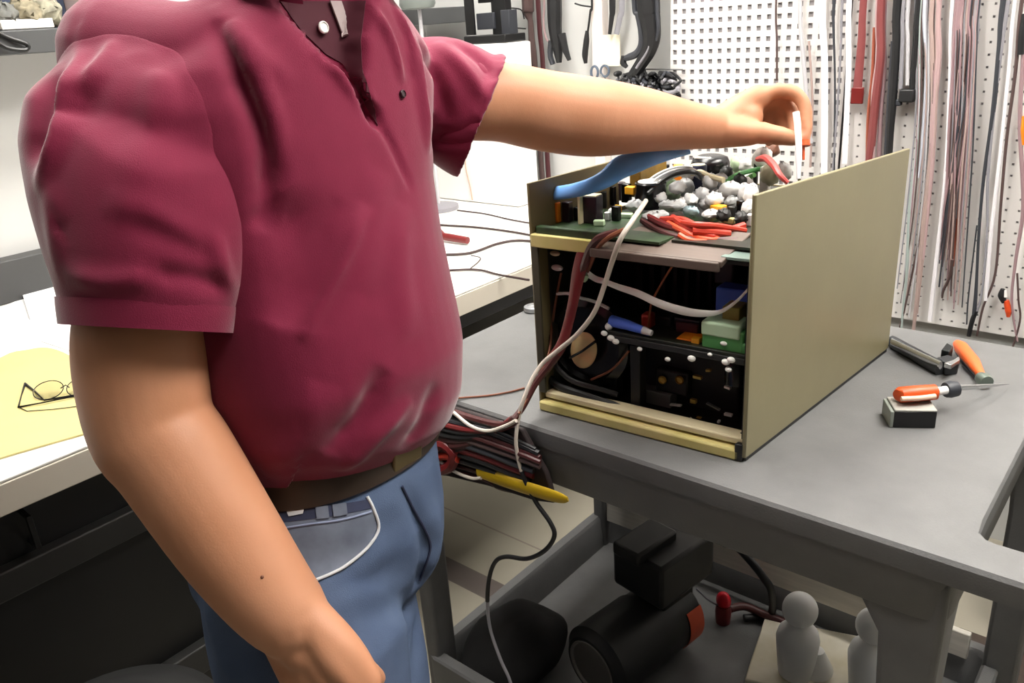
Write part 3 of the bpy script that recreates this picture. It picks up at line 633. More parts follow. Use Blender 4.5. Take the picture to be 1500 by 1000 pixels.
def limb(mb, pts, radii, n=24, k=5, flat=1.0, up=None):
    q = [np.append(np.asarray(p, float), r) for p, r in zip(pts, radii)]; q = smooth_path(q, k)
    mb.tube([p[:3] for p in q], [p[3] for p in q], n, flat, up)
    for p in (q[0], q[-1]): mb.ball(p[:3], p[3] * min(1, flat) * .98, 14, 8)
def finger(mb, pts, r0, r1):
    pts = [np.asarray(p, float) for p in pts]; P = smooth_path(pts, 5); n = len(P)
    rr = [r0 + (r1 - r0) * i / (n - 1) for i in range(n)]
    for j in (1, 2):                                        # knuckles
        i = min(n - 1, j * 5)
        if i < n - 2: rr[i] *= 1.08
    mb.tube(P, rr, 12); mb.ball(P[-1], r1 * .99, 12, 8); mb.ball(P[0], r0, 12, 8)

def world_bvh(me, o):
    org = WPOS[o.name]; return BVHTree.FromPolygons([v.co + V(org) for v in me.vertices], [tuple(p.vertices) for p in me.polygons])
# ---- body: one continuous skin
mb = MB()
body = [(.80, -.752, .498, .10, .135), (.90, -.757, .505, .110, .135), (.98, -.765, .510, .100, .120), (1.08, -.756, .520, .125, .138), (1.2, -.762, .520, .112, .138), (1.32, -.768, .526, .098, .150), (1.38, -.775, .535, .062, .130), (1.42, -.765, .545, .048, .085), (1.45, -.752, .552, .040, .044), (1.50, -.735, .556, .044, .048), (1.53, -.725, .556, .050, .053), (1.56, -.712, .557, .054, .056)]
mb.loft([ell((x, y), a, b, z) for z, x, y, a, b in body])
hd = A_(-.690, .557, 1.665)
head = [(-.125, .028, .03, .045), (-.105, .022, .052, .056), (-.07, .01, .078, .066), (-.03, .0, .092, .072), (.01, -.006, .099, .076), (.05, -.012, .101, .078), (.085, -.016, .090, .07), (.105, -.018, .062, .05), (.115, -.018, .025, .02)]
mb.loft([ell((hd[0] + x, hd[1]), a, b, hd[2] + z, 32, 0, 2.1) for z, x, a, b in head])
hx = hd[0] + .086
mb.tube([(hx, hd[1], hd[2] + .025), (hx + .014, hd[1], hd[2] - .005), (hx + .024, hd[1], hd[2] - .022)], [.007, .010, .013], 12); mb.ball((hx + .022, hd[1], hd[2] - .024), .013, 12, 8)
for s in (-1, 1):
    mb.ball((hx + .014, hd[1] + s * .012, hd[2] - .027), .008, 10, 6)
    mb.tube([(hx + .002, hd[1] + s * .012, hd[2] + .034), (hx, hd[1] + s * .034, hd[2] + .038), (hx - .016, hd[1] + s * .054, hd[2] + .03)], .008, 8)
    mb.ball((hd[0] - .005, hd[1] + s * .078, hd[2] - .005), (.018, .008, .030), 14, 10)
mb.ball((hx + .004, hd[1], hd[2] - .056), (.010, .022, .006), 12, 8); mb.ball((hx + .002, hd[1], hd[2] - .066), (.010, .020, .006), 12, 8)
mb.ball((hx - .002, hd[1], hd[2] - .095), (.018, .022, .016), 12, 8)
# legs and feet (inside jeans and shoes)
LEGS = []
PR, PL = ad(468, 1000, .93), ad(522, 1000, 1.05)
for s, hip, th in ((-1, A_(-.750, .425, .86), PR), (1, A_(-.80, .535, .86), PL)):
    kn = A_(th[0] + .0, th[1] + s * .0, .48); an = A_(th[0] - .05, th[1], .09); LEGS.append((s, hip, th, kn, an))
    limb(mb, [hip, th, kn, kn * .6 + an * .4 + A_(-.01, 0, 0), an], [.074, .070, .056, .052, .036], 20)
    limb(mb, [an + A_(-.035, 0, -.03), an + A_(.03, 0, -.035), an + A_(.12, s * .01, -.055), an + A_(.17, s * .012, -.06)], [.034, .036, .032, .024], 16)
# right arm hanging at his side
rh = ad(478, 985, 0.805)
rdir = (RWR - REL) / np.linalg.norm(RWR - REL)
pa = ad(255, 668, .80); pb = ad(330, 782, .80); pc = ad(388, 862, .80)
limb(mb, [RS + A_(.015, .06, -.060), ad(205, 190, .795), ad(210, 300, .79), ad(210, 430, .792), ad(207, 520, .795), REL, pa, pb, pc, RWR], [.034, .042, .051, .058, .0620, .0590, .0575, .0525, .046, .0405], 28)
# right hand, relaxed, back of the hand to the camera
def hand_axes(w, tip, side):
    f = (tip - w) / np.linalg.norm(tip - w); s_ = side - f * (side @ f); s_ /= np.linalg.norm(s_); return f, s_, np.cross(f, s_)
f, s_, u_ = hand_axes(RWR, ad(490, 1005, .80), RIGHT * .8 + UP * .25 - FWD * .35)   # s_: thumb side, u_: out of the palm plane
if u_ @ FWD > 0: u_ = -u_                                                          # u_ is the back of the hand, towards the camera
H = lambda a, b, c=0.0: RWR + f * a + s_ * b + u_ * c
for q in (-.024, -.008, .008, .024):
    limb(mb, [H(-.02, q * .75), H(.02, q * .95, .004), H(.06, q * 1.12, .008), H(.093, q * 1.25, .004)], [.020, .0185, .0165, .0135], 14)
mb.ball(H(.03, 0, 0), (.03, .03, .02), 14, 10)
for i, (q, l) in enumerate(((.030, .092), (.010, .102), (-.010, .096), (-.030, .078))):
    k0 = H(.090, q, .003); finger(mb, [k0, H(.090 + l * .42, q * 1.03, -.004), H(.090 + l * .72, q, -.026), H(.090 + l * .86, q * .95, -.05)], .0098, .0076)
finger(mb, [H(.012, .010, -.004), H(.045, .018, -.012), H(.078, .018, -.026), H(.105, .010, -.044)], .0165, .0095)
limb(mb, [H(-.005, .012, .0), H(.05, .030, -.002), H(.09, .034, -.004)], [.026, .021, .016], 16)
# left arm reaching over the chassis
limb(mb, [LS + A_(0, -.05, 0), LS + A_(.01, .02, -.006), ad(672, 148, 1.01), ad(735, 150, 1.045), LEL, ad(868, 172, 1.125), ad(940, 176, 1.175), ad(1000, 183, 1.215), LWR], [.040, .042, .046, .0495, .0525, .0530, .0455, .0365, .0305], 28)
D = 1.25
G = lambda px, py, dd=0.0: ad(px, py, D + dd)
# back of the hand and palm between wrist and knuckles
for (p1, p2, p3, d3, r) in (((1052, 184), (1085, 158), (1112, 142), .0, .0195), ((1050, 186), (1088, 160), (1116, 143), .022, .0190), ((1050, 188), (1088, 166), (1112, 150), .042, .0180), ((1050, 192), (1084, 176), (1106, 164), .060, .0165)):
    limb(mb, [G(*p1, d3 * .5), G(*p2, d3 * .9 + .004), G(*p3, d3)], [.027, .022, r], 14)
limb(mb, [G(1026, 190, -.004), G(1050, 192, -.004), G(1074, 193, -.012), G(1098, 195, -.018)], [.026, .0265, .0235, .0195], 16)
mb.ball(G(1096, 172, .002), .023, 14, 10); mb.ball(G(1122, 178, .055), (.026, .024, .022), 14, 10)
finger(mb, [G(1090, 194, -.016), G(1118, 195, -.024), G(1143, 199, -.026), G(1162, 203, -.024)], .0180, .0118)
finger(mb, [G(1110, 143, .0), G(1141, 133, -.008), G(1164, 137, -.014), G(1178, 154, -.018), G(1181, 182, -.020), G(1179, 204, -.021)], .0128, .0088)
finger(mb, [G(1114, 150, .022), G(1142, 147, .016), G(1158, 160, .010), G(1163, 180, .004), G(1163, 197, .0)], .0130, .0092)
finger(mb, [G(1108, 160, .042), G(1130, 162, .036), G(1144, 174, .030), G(1148, 190, .022), G(1147, 203, .016)], .0128, .0090)
finger(mb, [G(1104, 168, .062), G(1126, 168, .060), G(1138, 182, .052), G(1134, 200, .042), G(1126, 208, .036)], .0108, .0076)
person_me = remeshed(mb, 0.0032, 9, .5)
person = place('person', person_me, m_skin, None, smooth=0)
person_me.polygons.foreach_set('use_smooth', [True] * len(person_me.polygons))
tag(person, 'man in a maroon polo shirt and blue jeans reaching his hand over the opened chassis', 'person')
def child(name, me, M):
    o = place(name, me, M, person, smooth=0); me.polygons.foreach_set('use_smooth', [True] * len(me.polygons)); return o
pb_ = world_bvh(person_me, person)
l_, n_ = hit(pb_, 384, 845)
if l_ is not None: MB().ball(l_, .0017, 10, 6).build('mole', mat('brown_mole', (112, 66, 48), .6), person)
# face details and hair (above the frame)
for s in (-1, 1):
    e = MB().ball((hx - .006, hd[1] + s * .032, hd[2] + .014), .0125, 16, 12).build('eye', mat('eye_white', (235, 232, 226), .2), person)
    MB().ball((hx + .0035, hd[1] + s * .032, hd[2] + .014), (.0035, .0055, .0055), 12, 8).build('iris', mat('iris_brown', (70, 46, 30), .15), e)
mb = MB()
mb.loft([ell((hd[0] + x, hd[1]), a, b, hd[2] + z, 32, 0, 2.1) for z, x, a, b in ((-.04, -.035, .066, .079), (.0, -.03, .086, .085), (.05, -.024, .096, .086), (.09, -.022, .092, .077), (.115, -.022, .06, .05), (.124, -.022, .02, .018))])
hair_me = remeshed(mb, .006, 3); child('hair', hair_me, mat('brown_hair', (70, 54, 42), .6, var=.4, scale=60, stretch=(1, 1, 6)))

# ---- polo shirt
SH = [  # z, cx, cy, a, b
    (.952, -.768, .508, .098, .122), (.957, -.768, .508, .114, .134), (.974, -.766, .509, .122, .140), (.987, -.764, .511, .130, .147), (1.0, -.760, .514, .138, .153), (1.03, -.756, .518, .146, .161), (1.08, -.754, .519, .150, .163), (1.14, -.757, .519, .144, .161),
    (1.20, -.760, .520, .135, .161), (1.26, -.764, .522, .126, .166), (1.32, -.766, .526, .120, .176), (1.36, -.764, .532, .111, .182), (1.395, -.757, .540, .098, .168), (1.425, -.746, .548, .084, .130), (1.45, -.735, .553, .070, .092), (1.475, -.728, .556, .062, .070), (1.50, -.726, .557, .058, .064)]
mb = MB(); mb.loft([ell((x, y), a, b, z, 48, 0, 2.25) for z, x, y, a, b in SH])
limb(mb, [ad(180, 84, .80), A_(-.758, .44, 1.398), A_(-.742, .50, 1.425)], [.060, .056, .050], 24); limb(mb, [LS + A_(.01, -.05, .0), A_(-.755, .62, 1.395), A_(-.738, .59, 1.425)], [.054, .050, .046], 24)
def sleeve(pts, radii, wall=.0075, back=3, k=5, n=36, flat=1.0, up=None, hem=None):
    """outer shell to the hem and back up inside, so that the opening is hollow"""
    q = smooth_path([np.append(np.asarray(p, float), r) for p, r in zip(pts, radii)], k)
    fr = frames([p[:3] for p in q]); R = []
    def rr(i, dr):
        p, t, u, v = fr[i]
        if up is not None: v = V(up); v = (v - t * v.dot(t)).normalized(); u = v.cross(t)
        off = V(hem) if hem is not None else None; rad = q[i][3] + dr; out = []
        for j in range(n):
            c = p + (u * math.cos(2 * math.pi * j / n) * rad + v * (math.sin(2 * math.pi * j / n) * rad * flat))
            if off is not None: c = c + t * ((c - p).dot(off) * (i / (len(fr) - 1)) ** 2)
            out.append(c)
        return out
    R = [rr(i, 0) for i in range(len(fr))] + [rr(i, -wall) for i in range(len(fr) - 1, len(fr) - 1 - back * k, -1)]
    mb.loft(R); return q
up_f = tuple(FWD)
mb_torso = mb; mb = MB()
sleeve([A_(-.748, .440, 1.350), RS + A_(.016, .042, -.042), ad(196, 192, .785), ad(217, 275, .78), ad(223, 375, .775), ad(220, 450, .775), ad(218, 478, .775)], [.062, .0770, .0965, .1045, .0940, .0800, .0768], flat=.86, up=tuple(FWD))
sleeve_me = remeshed(mb, 0.0042, 6, .55); slb = bvh_of(sleeve_me)
for a in SFOLDS: fold(sleeve_me, slb, *a)
co = get_co(sleeve_me); no = get_no(sleeve_me); w_ = np.sin(co[:, 0] * 33 + co[:, 2] * 19) * np.sin(co[:, 1] * 25 - co[:, 2] * 16 + .6) * .0015; co += no * w_[:, None]; sleeve_me.vertices.foreach_set('co', co.ravel()); sleeve_me.update()
mb = mb_torso
sleeve([LS + A_(0, -.05, .0), LS + A_(.01, .0, -.004), ad(650, 136, 1.0), ad(682, 159, 1.015), ad(707, 171, 1.02)], [.052, .057, .0665, .0770, .0815], flat=.92, up=tuple(FWD), back=2)
shirt_me = remeshed(mb, 0.0045, 7, .55)
co = get_co(shirt_me); kz = np.clip((1.10 - co[:, 2]) / .12, 0, 1) * (co[:, 2] < 1.1) * (co[:, 1] > .40)
co[:, 2] -= kz * .030 * np.clip((co[:, 1] - .46) / .16, -.3, 1.0); shirt_me.vertices.foreach_set('co', co.ravel()); shirt_me.update()
sb = bvh_of(shirt_me)
for a in FOLDS: fold(shirt_me, sb, *a)
co = get_co(shirt_me); no = get_no(shirt_me)
def in_poly(X, Y, poly):
    c = np.zeros(len(X), bool)
    for i in range(len(poly)):
        (x1, y1), (x2, y2) = poly[i], poly[(i + 1) % len(poly)]
        c ^= ((y1 > Y) != (y2 > Y)) & (X < (x2 - x1) * (Y - y1) / (y2 - y1 + 1e-12) + x1)
    return c
dd = co - CAM; zz = dd @ FWD; PX = 750 + F * (dd @ RIGHT) / zz; PY = 500 - F * (dd @ UP) / zz
k = in_poly(PX, PY, VEE) & ((no @ FWD) < .1) & (co[:, 2] > 1.28)
wk_ = k.astype(float); ed = np.empty(len(shirt_me.edges) * 2, int); shirt_me.edges.foreach_get('vertices', ed); ed = ed.reshape(-1, 2); deg = np.bincount(ed.ravel(), minlength=len(co))
for _ in range(4):
    acc = np.bincount(ed[:, 0], wk_[ed[:, 1]], len(co)) + np.bincount(ed[:, 1], wk_[ed[:, 0]], len(co)); wk_ = .5 * wk_ + .5 * acc / np.maximum(deg, 1)
co -= no * (wk_ * .027)[:, None]; shirt_me.vertices.foreach_set('co', co.ravel()); shirt_me.update()
# soft cloth irregularity
co = get_co(shirt_me); no = get_no(shirt_me)
w_ = np.sin(co[:, 0] * 31 + co[:, 2] * 17) * np.sin(co[:, 1] * 27 - co[:, 2] * 13 + 1.3) * .0016
co += no * w_[:, None]; shirt_me.vertices.foreach_set('co', co.ravel()); shirt_me.update()
shirt = child('polo_shirt', shirt_me, m_shirt)
sb = bvh_of(shirt_me)
sb = world_bvh(shirt_me, shirt)
# sleeve bands
def band(pts, radii, thick, name, M, flat, up, k=4, n=48):
    q = smooth_path([np.append(np.asarray(p, float), r) for p, r in zip(pts, radii)], k); fr = frames([p[:3] for p in q]); mb = MB(); Rr = []
    def rr(i, dr):
        p, t, u, v = fr[i]; v = V(up); v = (v - t * v.dot(t)).normalized(); u = v.cross(t); rad = q[i][3] + dr
        return [p + (u * math.cos(2 * math.pi * j / n) + v * (math.sin(2 * math.pi * j / n) * flat)) * rad for j in range(n)]
    N = len(fr); Rr = [rr(i, 0) for i in range(N)] + [rr(i, -thick) for i in range(N - 1, -1, -1)]
    R = [[mb.bm.verts.new(p) for p in r] for r in Rr]; mb.ring_faces(R + [R[0]], True, False, False)
    return mb.build(name, M, shirt, smooth=60)
# let the sleeve head run smoothly into the shoulder of the shirt
co = get_co(sleeve_me)
for i in np.nonzero(co[:, 2] > 1.30)[0]:
    l, n, fi, d = sb.find_nearest(V(co[i]), .06)
    if l is None: continue
    sd = (V(co[i]) - l).dot(n); w = min(1.0, max(0.0, (co[i, 2] - 1.315) / .035)); R_ = .045
    if -.01 < sd < R_:
        t_d = .0004 + max(sd, 0) ** 2 / R_ if sd > 0 else sd
        co[i] += np.array(n) * (t_d - sd) * w
ed = np.empty(len(sleeve_me.edges) * 2, int); sleeve_me.edges.foreach_get('vertices', ed); ed = ed.reshape(-1, 2); deg = np.maximum(np.bincount(ed.ravel(), minlength=len(co)), 1)
ws = np.clip((co[:, 2] - 1.28) / .04, 0, 1)[:, None] * .5
for _ in range(3):
    acc = np.stack([np.bincount(ed[:, 0], co[ed[:, 1], k], len(co)) + np.bincount(ed[:, 1], co[ed[:, 0], k], len(co)) for k in range(3)], 1) / deg[:, None]; co = co + (acc - co) * ws
sleeve_me.vertices.foreach_set('co', co.ravel()); sleeve_me.update()
o = place('sleeve', sleeve_me, m_shirt, shirt, smooth=0); sleeve_me.polygons.foreach_set('use_smooth', [True] * len(sleeve_me.polygons))
band([ad(220, 443, .775), ad(219, 462, .775), ad(218, 481, .775)], [.0822, .0806, .0785], .006, 'sleeve_cuff', m_shirt, .86, FWD)

# collar: a stand round the neck and two turned-down leaves, open at the throat
NC = A_(-.722, .558, 1.50)
def neck_pt(t, r, z, dx=0.0): return A_(NC[0] + dx + math.cos(t) * r * .96, NC[1] + math.sin(t) * r * 1.06, z)
mb = MB(); R = []
for k in range(33):
    t = math.radians(46) + math.radians(268) * k / 32; c = (1 - math.cos(t)) / 2; dz = -.030 * (1 - c)
    R.append([neck_pt(t, .066, 1.470 + dz), neck_pt(t, .068, 1.522 + dz), neck_pt(t, .071, 1.525 + dz), neck_pt(t, .092, 1.480 + dz), neck_pt(t, .088, 1.476 + dz), neck_pt(t, .070, 1.510 + dz)])
R = [[mb.bm.verts.new(V(p)) for p in r] for r in R]; mb.ring_faces(R); mb.build('collar', m_shirt, shirt, smooth=60)
# open placket: darker patch painting the shade inside the V, pale undershirt edge and buttons
sb = world_bvh(shirt_me, shirt)
patch(sb, [(409, 2), (440, 44), (477, 80), (503, 94), (528, 140), (553, 184), (549, 160), (531, 102), (529, 60), (536, 2)], .0012, .003, 5).build('placket_shade', mat('dark_maroon_shade', (74, 16, 34), .8), shirt)
patch(sb, [(480, 2), (496, 2), (506, 30), (512, 54), (501, 57), (494, 40)], .0045, .002, 4).build('undershirt_edge', mat('grey_white_cotton', (176, 160, 160), .8), shirt)
def button(px, py, M, r=.0058, off=.003):
    l, n = hit(sb, px, py)
    if l is not None: MB().lathe(l + n * (off - .002), [(r, 0), (r, .0018), (r * .8, .0026), (r * .7, .0018), (.0003, .0018)], axis=n, n=20).build('button', M, shirt)
button(470, 41, mat('pearl_button', (246, 244, 240), .15), .0058, .0055); button(588, 138, mat('maroon_button', (40, 10, 22), .3), .0042)

# ---- jeans
mb = MB()
mb.loft([ell((x, y), a, b, z, 40, 0, 2.2) for z, x, y, a, b in ((.975, -.766, .508, .116, .132), (.955, -.766, .508, .122, .140), (.93, -.765, .496, .132, .146), (.87, -.768, .482, .148, .158), (.82, -.768, .480, .142, .158), (.78, -.756, .488, .112, .145), (.75, -.750, .498, .08, .12))])
for s, hip, th, kn, an in LEGS:
    limb(mb, [hip, hip * .45 + th * .55, th, kn, kn * .5 + an * .5, an + A_(0, 0, -.02)], [.104 if s < 0 else .084, .109 if s < 0 else .088, .104 if s < 0 else .094, .082, .076, .078], 28)
jean_me = remeshed(mb, .0055, 8, .55)
jb = bvh_of(jean_me)
for a in JFOLDS: fold(jean_me, jb, *a)
jeans = child('jeans', jean_me, m_jean)
jb = world_bvh(jean_me, jeans)
m_stitch = mat('pale_denim_edge', (206, 208, 212), .8)
m_jlin = mat('grey_denim', (112, 120, 136), .8, var=.4, scale=26, rgb2=(80, 86, 102))
m_jdark = mat('dark_denim', (46, 52, 80), .8, var=.3, scale=40)
patch(jb, [(392, 772), (420, 764), (480, 757), (545, 745), (551, 772), (540, 796), (518, 818), (490, 838), (455, 853), (425, 815), (405, 790)], .0016, .003, 5).build('front_pocket', m_jlin, jeans)
MB().tube(on_surface(jb, [(537, 727), (546, 745), (553, 772), (541, 797), (518, 819), (490, 838), (447, 856)], .0022), .0018, 8).build('pocket_edge', m_stitch, jeans)
patch(jb, [(388, 750), (430, 746), (480, 741), (540, 731), (545, 744), (480, 757), (420, 764), (393, 771)], .0022, .003, 5).build('waistband', m_jdark, jeans)
for q in ([(462, 742), (480, 740), (482, 758), (464, 760)], [(486, 739), (506, 736), (508, 753), (488, 757)], [(420, 746), (446, 743), (444, 752), (424, 756)]):
    patch(jb, q, .0038, .003, 4).build('belt_loop', m_jlin if q[0][0] > 430 else m_stitch, jeans)
MB().tube(on_surface(jb, [(405, 775), (450, 768), (500, 761), (543, 749)], .0022), .0013, 6).build('pocket_seam', mat('seam_thread', (130, 140, 168), .8), jeans)
MB().tube(on_surface(jb, [(588, 712), (605, 745), (622, 775), (630, 800), (622, 830), (614, 850)], .0012), .0016, 6).build('fly_seam', m_jdark, jeans)
# ---- belt
mb = MB(); R = []
zb1, zb2 = .953, .992
for k in range(64):
    t = 2 * math.pi * k / 64
    def bp_(r, z, a, b): return A_(-.766 + (a + r) * math.copysign(abs(math.cos(t)) ** (2 / 2.2), math.cos(t)), .508 + (b + r) * math.copysign(abs(math.sin(t)) ** (2 / 2.2), math.sin(t)), z)
    R.append([bp_(.0, zb1, .1245, .143), bp_(.004, zb1, .1245, .143), bp_(.004, zb2, .116, .134), bp_(.0, zb2, .116, .134)])
R = [[mb.bm.verts.new(V(p)) for p in r] for r in R]; mb.ring_faces(R + [R[0]], True, False, False)
belt = mb.build('belt', m_belt, person, smooth=60)
MB().box((-.766 + .1275, .530, .972), (.005, .045, .036), .05, 0, .2).build('buckle', mat('dull_brass', (110, 96, 66), .4, .5), belt, .002)
# ---- shoes
for s, hip, th, kn, an in LEGS:
    mb = MB(); a = an
    limb(mb, [a + A_(-.05, 0, -.045), a + A_(.03, 0, -.040), a + A_(.11, s * .01, -.052), a + A_(.19, s * .014, -.060)], [.042, .044, .042, .030], 18)
    sm = remeshed(mb, .006, 4); c = get_co(sm); c[:, 2] = np.maximum(c[:, 2], .012); sm.vertices.foreach_set('co', c.ravel()); sm.update()
    so = child('shoe', sm, mat('dark_leather', (38, 34, 32), .5))
    MB().loft([ell((a[0] + .065, a[1] + s * .006), .125, .046, z, 32, 0, 2.8) for z in (.0, .016)]).build('sole', mat('shoe_sole', (24, 22, 22), .7), so, .003)
# ------------------------------------------------------------------ back wall: pegboards, post, hanging cables
WY = Y1
m_peg = mat('pegboard_paint', (222, 218, 215), 0.55, var=0.03, scale=5)
m_hole = mat('pegboard_backing', (140, 136, 138), 0.9)
def pegboard(xa, xb, za_, zb_, pitch, hole, name, lab):
    root = empty(name, ((xa + xb) / 2, WY - .01, za_)); tag(root, lab, 'pegboard')
    yf, th = WY - .022, .006; mb = MB(); nx = int((xb - xa) / pitch); nz = int((zb_ - za_) / pitch)
    xs = [xa]; zs = [za_]
    for i in range(nx):
        c = xa + (i + .5) * (xb - xa) / nx; xs += [c - hole / 2, c + hole / 2]
    for i in range(nz):
        c = za_ + (i + .5) * (zb_ - za_) / nz; zs += [c - hole / 2, c + hole / 2]
    xs.append(xb); zs.append(zb_)
    g = {}
    def v(i, j, y):
        k = (i, j, y)
        if k not in g: g[k] = mb.bm.verts.new((xs[i], y, zs[j]))
        return g[k]
    for i in range(len(xs) - 1):
        for j in range(len(zs) - 1):
            if i % 2 == 1 and j % 2 == 1:
                for (a, b) in (((i, j), (i + 1, j)), ((i + 1, j), (i + 1, j + 1)), ((i + 1, j + 1), (i, j + 1)), ((i, j + 1), (i, j))):
                    mb.bm.faces.new((v(*a, yf), v(*b, yf), v(*b, yf + th), v(*a, yf + th)))
            else: mb.bm.faces.new((v(i, j, yf), v(i + 1, j, yf), v(i + 1, j + 1, yf), v(i, j + 1, yf)))
    me = bpy.data.meshes.new('perforated_sheet'); mb.bm.to_mesh(me); mb.bm.free()
    place('perforated_sheet', me, m_peg, root, smooth=0)
    MB().box(((xa + xb) / 2, WY - .009, (za_ + zb_) / 2), (xb - xa - .004, .0165, zb_ - za_ - .004)).build('backing', m_hole, root)
    return root
xl, xm, xr = ay(988, 60, WY)[0], ay(1248, 60, WY)[0], 0.75
pegboard(xl, xm - .003, .60, 1.80, .0272, .0125, 'pegboard', 'white pegboard with large square holes behind the reaching hand')
pegboard(xm + .003, xr, .60, 1.80, .0272, .0056, 'pegboard', 'white pegboard with small holes behind the hanging wires at right')
m_post = mat('post_paint', (222, 212, 206), 0.5)
pA, pB = ay(868, 60, WY - .03)[0], ay(884, 60, WY - .03)[0]
struct(MB().box(((pA + pB) / 2, WY - .018, 1.3), (pB - pA, .035, 1.4)).build('trim_1', m_post, None, .002))
m_rubber = mat('black_rubber', (26, 26, 28), 0.5, var=.2, scale=20)
m_charc = mat('charcoal_sleeve', (52, 54, 60), 0.5)
m_gsl = mat('grey_sleeve', (138, 136, 142), 0.5)
m_lsl = mat('pale_grey_sleeve', (186, 184, 188), 0.5)
m_pink = mat('dusty_pink_sleeve', (178, 150, 150), 0.5)
m_tansl = mat('tan_sleeve', (166, 144, 138), 0.5)
m_brick = mat('brick_red_sleeve', (126, 62, 62), 0.5)
m_rust = mat('rust_sleeve', (160, 82, 60), 0.5)
m_drk = mat('deep_red_plastic', (104, 16, 14), 0.4)
m_mauve = mat('mauve_sleeve', (150, 122, 126), 0.5)
m_brnk = mat('dark_brown_sleeve', (78, 60, 58), 0.5)
m_wht = mat('white_sleeve', (232, 228, 232), 0.45)
m_gn = mat('grey_green_sleeve', (160, 172, 168), 0.5)
RAIL_Z = 1.72
rail = empty('cable_rail', (-.2, WY - .05, RAIL_Z)); tag(rail, 'white steel rail on the pegboards that the cables hang from', 'rail')
MB().box((-.49, WY - .036, RAIL_Z), (2.45, .008, .03)).build('rail_bar', m_wht, rail, .002)
for k in range(9): MB().cyl((-1.64 + k * .29, WY - .036, RAIL_Z), (-1.64 + k * .29, WY - .10, RAIL_Z + .008), .004, n=10).build('peg', m_steel, rail)
def hang(name, lab, cat, pts, hw, M, off=.045, flat=1.0, grp=None, parent=None, top=True, k=6, n=8, rise=True):
    """a cable hanging on the wall; pts in the photograph, hw = half width there"""
    P3 = [ay(p[0], p[1], WY - (p[2] if len(p) > 2 else off)) for p in pts]
    if top and pts[0][1] <= 2:
        q = P3[0].copy(); d = P3[0] - P3[1]; q = P3[0] + d / abs(d[2]) * (RAIL_Z - P3[0][2]) if False else np.array([P3[0][0], P3[0][1], RAIL_Z + .004]); P3 = [q] + P3
    P3 = smooth_path(P3, k); d0 = (P3[-1] - CAM) @ FWD
    hws = [hw, hw] if not hasattr(hw, '__len__') else hw
    rr = [h * ((p - CAM) @ FWD) / F for h, p in zip(np.interp(np.linspace(0, 1, len(P3)), np.linspace(0, 1, len(hws)), hws), P3)]
    o = MB().tube(P3, rr, n, flat, (0, 1, 0)).build(name, M, parent)
    if parent is None: tag(o, lab, cat, grp)
    return o
GC = 'cables and wires hanging on the back wall'
def hangs(*a, **k): return hang('hanging_cable', a[0], 'cable', *a[1:], grp=GC, **k)
# left of the square-holed pegboard
hangs('grey frayed cable end hanging above the forearm beside the maroon strap', [(773, 0), (774, 20), (777, 32), (779, 60), (783, 92), (790, 200), (797, 300)], [9, 9, 4, 5, 4, 4], m_brnk)
hangs('dark maroon strap hanging behind the bent forearm left of the black bundle', [(788, 0), (791, 50), (795, 92), (800, 200), (806, 300)], 4.5, mat('maroon_strap', (70, 32, 36), .5), flat=.4)
b_ = hangs('thick black cable bundle with two tails hanging left of the white post', [(812, 0), (813, 40), (817, 70), (819, 92)], [11, 11, 9, 4], m_rubber, off=.06)
hang('cable_tail', None, None, [(822, 50), (828, 72), (834, 88)], [7, 5, 3], m_rubber, off=.06, parent=b_, top=False); hang('cable_tail', None, None, [(808, 60), (806, 80), (810, 94)], [5, 4, 4], m_charc, off=.055, parent=b_, top=False)
hangs('thin pink wire crossing behind the black bundle above the forearm', [(797, 0), (796, 30), (800, 56), (808, 66), (806, 90)], 1.6, m_pink)
hangs('thin black cord looping across the wall above the sleeve', [(738, 12), (752, 12), (764, 15), (768, 28)], 1.0, m_rubber, top=False, off=.05)
hangs('lower thin black cord on the wall above the sleeve', [(741, 41), (755, 41), (770, 42)], 1.0, m_rubber, top=False, off=.05)
pr = hang('test_probe', 'slim black test probe hanging on its cord beside the white post', 'probe', [(860, 45), (859, 60), (857, 80), (858, 93)], [2.5, 4.4, 4.6, 2.5], m_rubber, top=False)
hang('cord', None, None, [(867, 0), (865, 15), (863, 32), (861, 46)], 1.6, m_rubber, parent=pr)
hang('cord_loop', None, None, [(842, 5), (852, 8), (866, 10)], 1.2, m_rubber, parent=pr, top=False)
hang('rubber_strap', 'tapered black rubber strap just right of the white post', 'strap', [(897, 0), (896, 25), (893, 50)], [7, 5, 3], m_rubber, flat=.5)
hang('grey_strap', 'smooth grey strap beside the tapered black strap', 'strap', [(911, 0), (908, 25), (903, 50)], [5, 5, 4.5], m_gsl, flat=.4)
c0, c1 = ay(884, 97, WY - .03), ay(908, 50, WY - .03)
tag(MB().box((c0 + c1) / 2, (c1[0] - c0[0], .003, c1[2] - c0[2]), 0).build('card', mat('cream_card', (236, 230, 208), .7), None), 'cream card pinned on the wall below the grey strap', 'card')
u = hang('cable_coil', 'thick black cable coil hanging in a loop left of the pegboard', 'cable', [(950, 0), (953, 30), (955, 55), (950, 75), (938, 95), (922, 118)], [18, 17, 14, 12, 10, 8], m_rubber, off=.07)
hang('inner_loop', None, None, [(929, 0), (934, 22), (939, 45), (940, 65), (933, 78), (920, 84), (912, 86)], [4, 4, 4, 5, 6, 5, 3], m_charc, off=.07, parent=u)
hang('strand', None, None, [(962, 0), (964, 40), (961, 60)], [3, 3, 2], m_charc, off=.08, parent=u); hang('strand', None, None, [(942, 0), (948, 40), (950, 70), (932, 100)], [2, 2, 2], m_gsl, off=.088, parent=u)
hang('end_plug', None, None, [(914, 82), (913, 92), (918, 98)], [4, 5, 3], m_rubber, off=.07, parent=u, top=False)
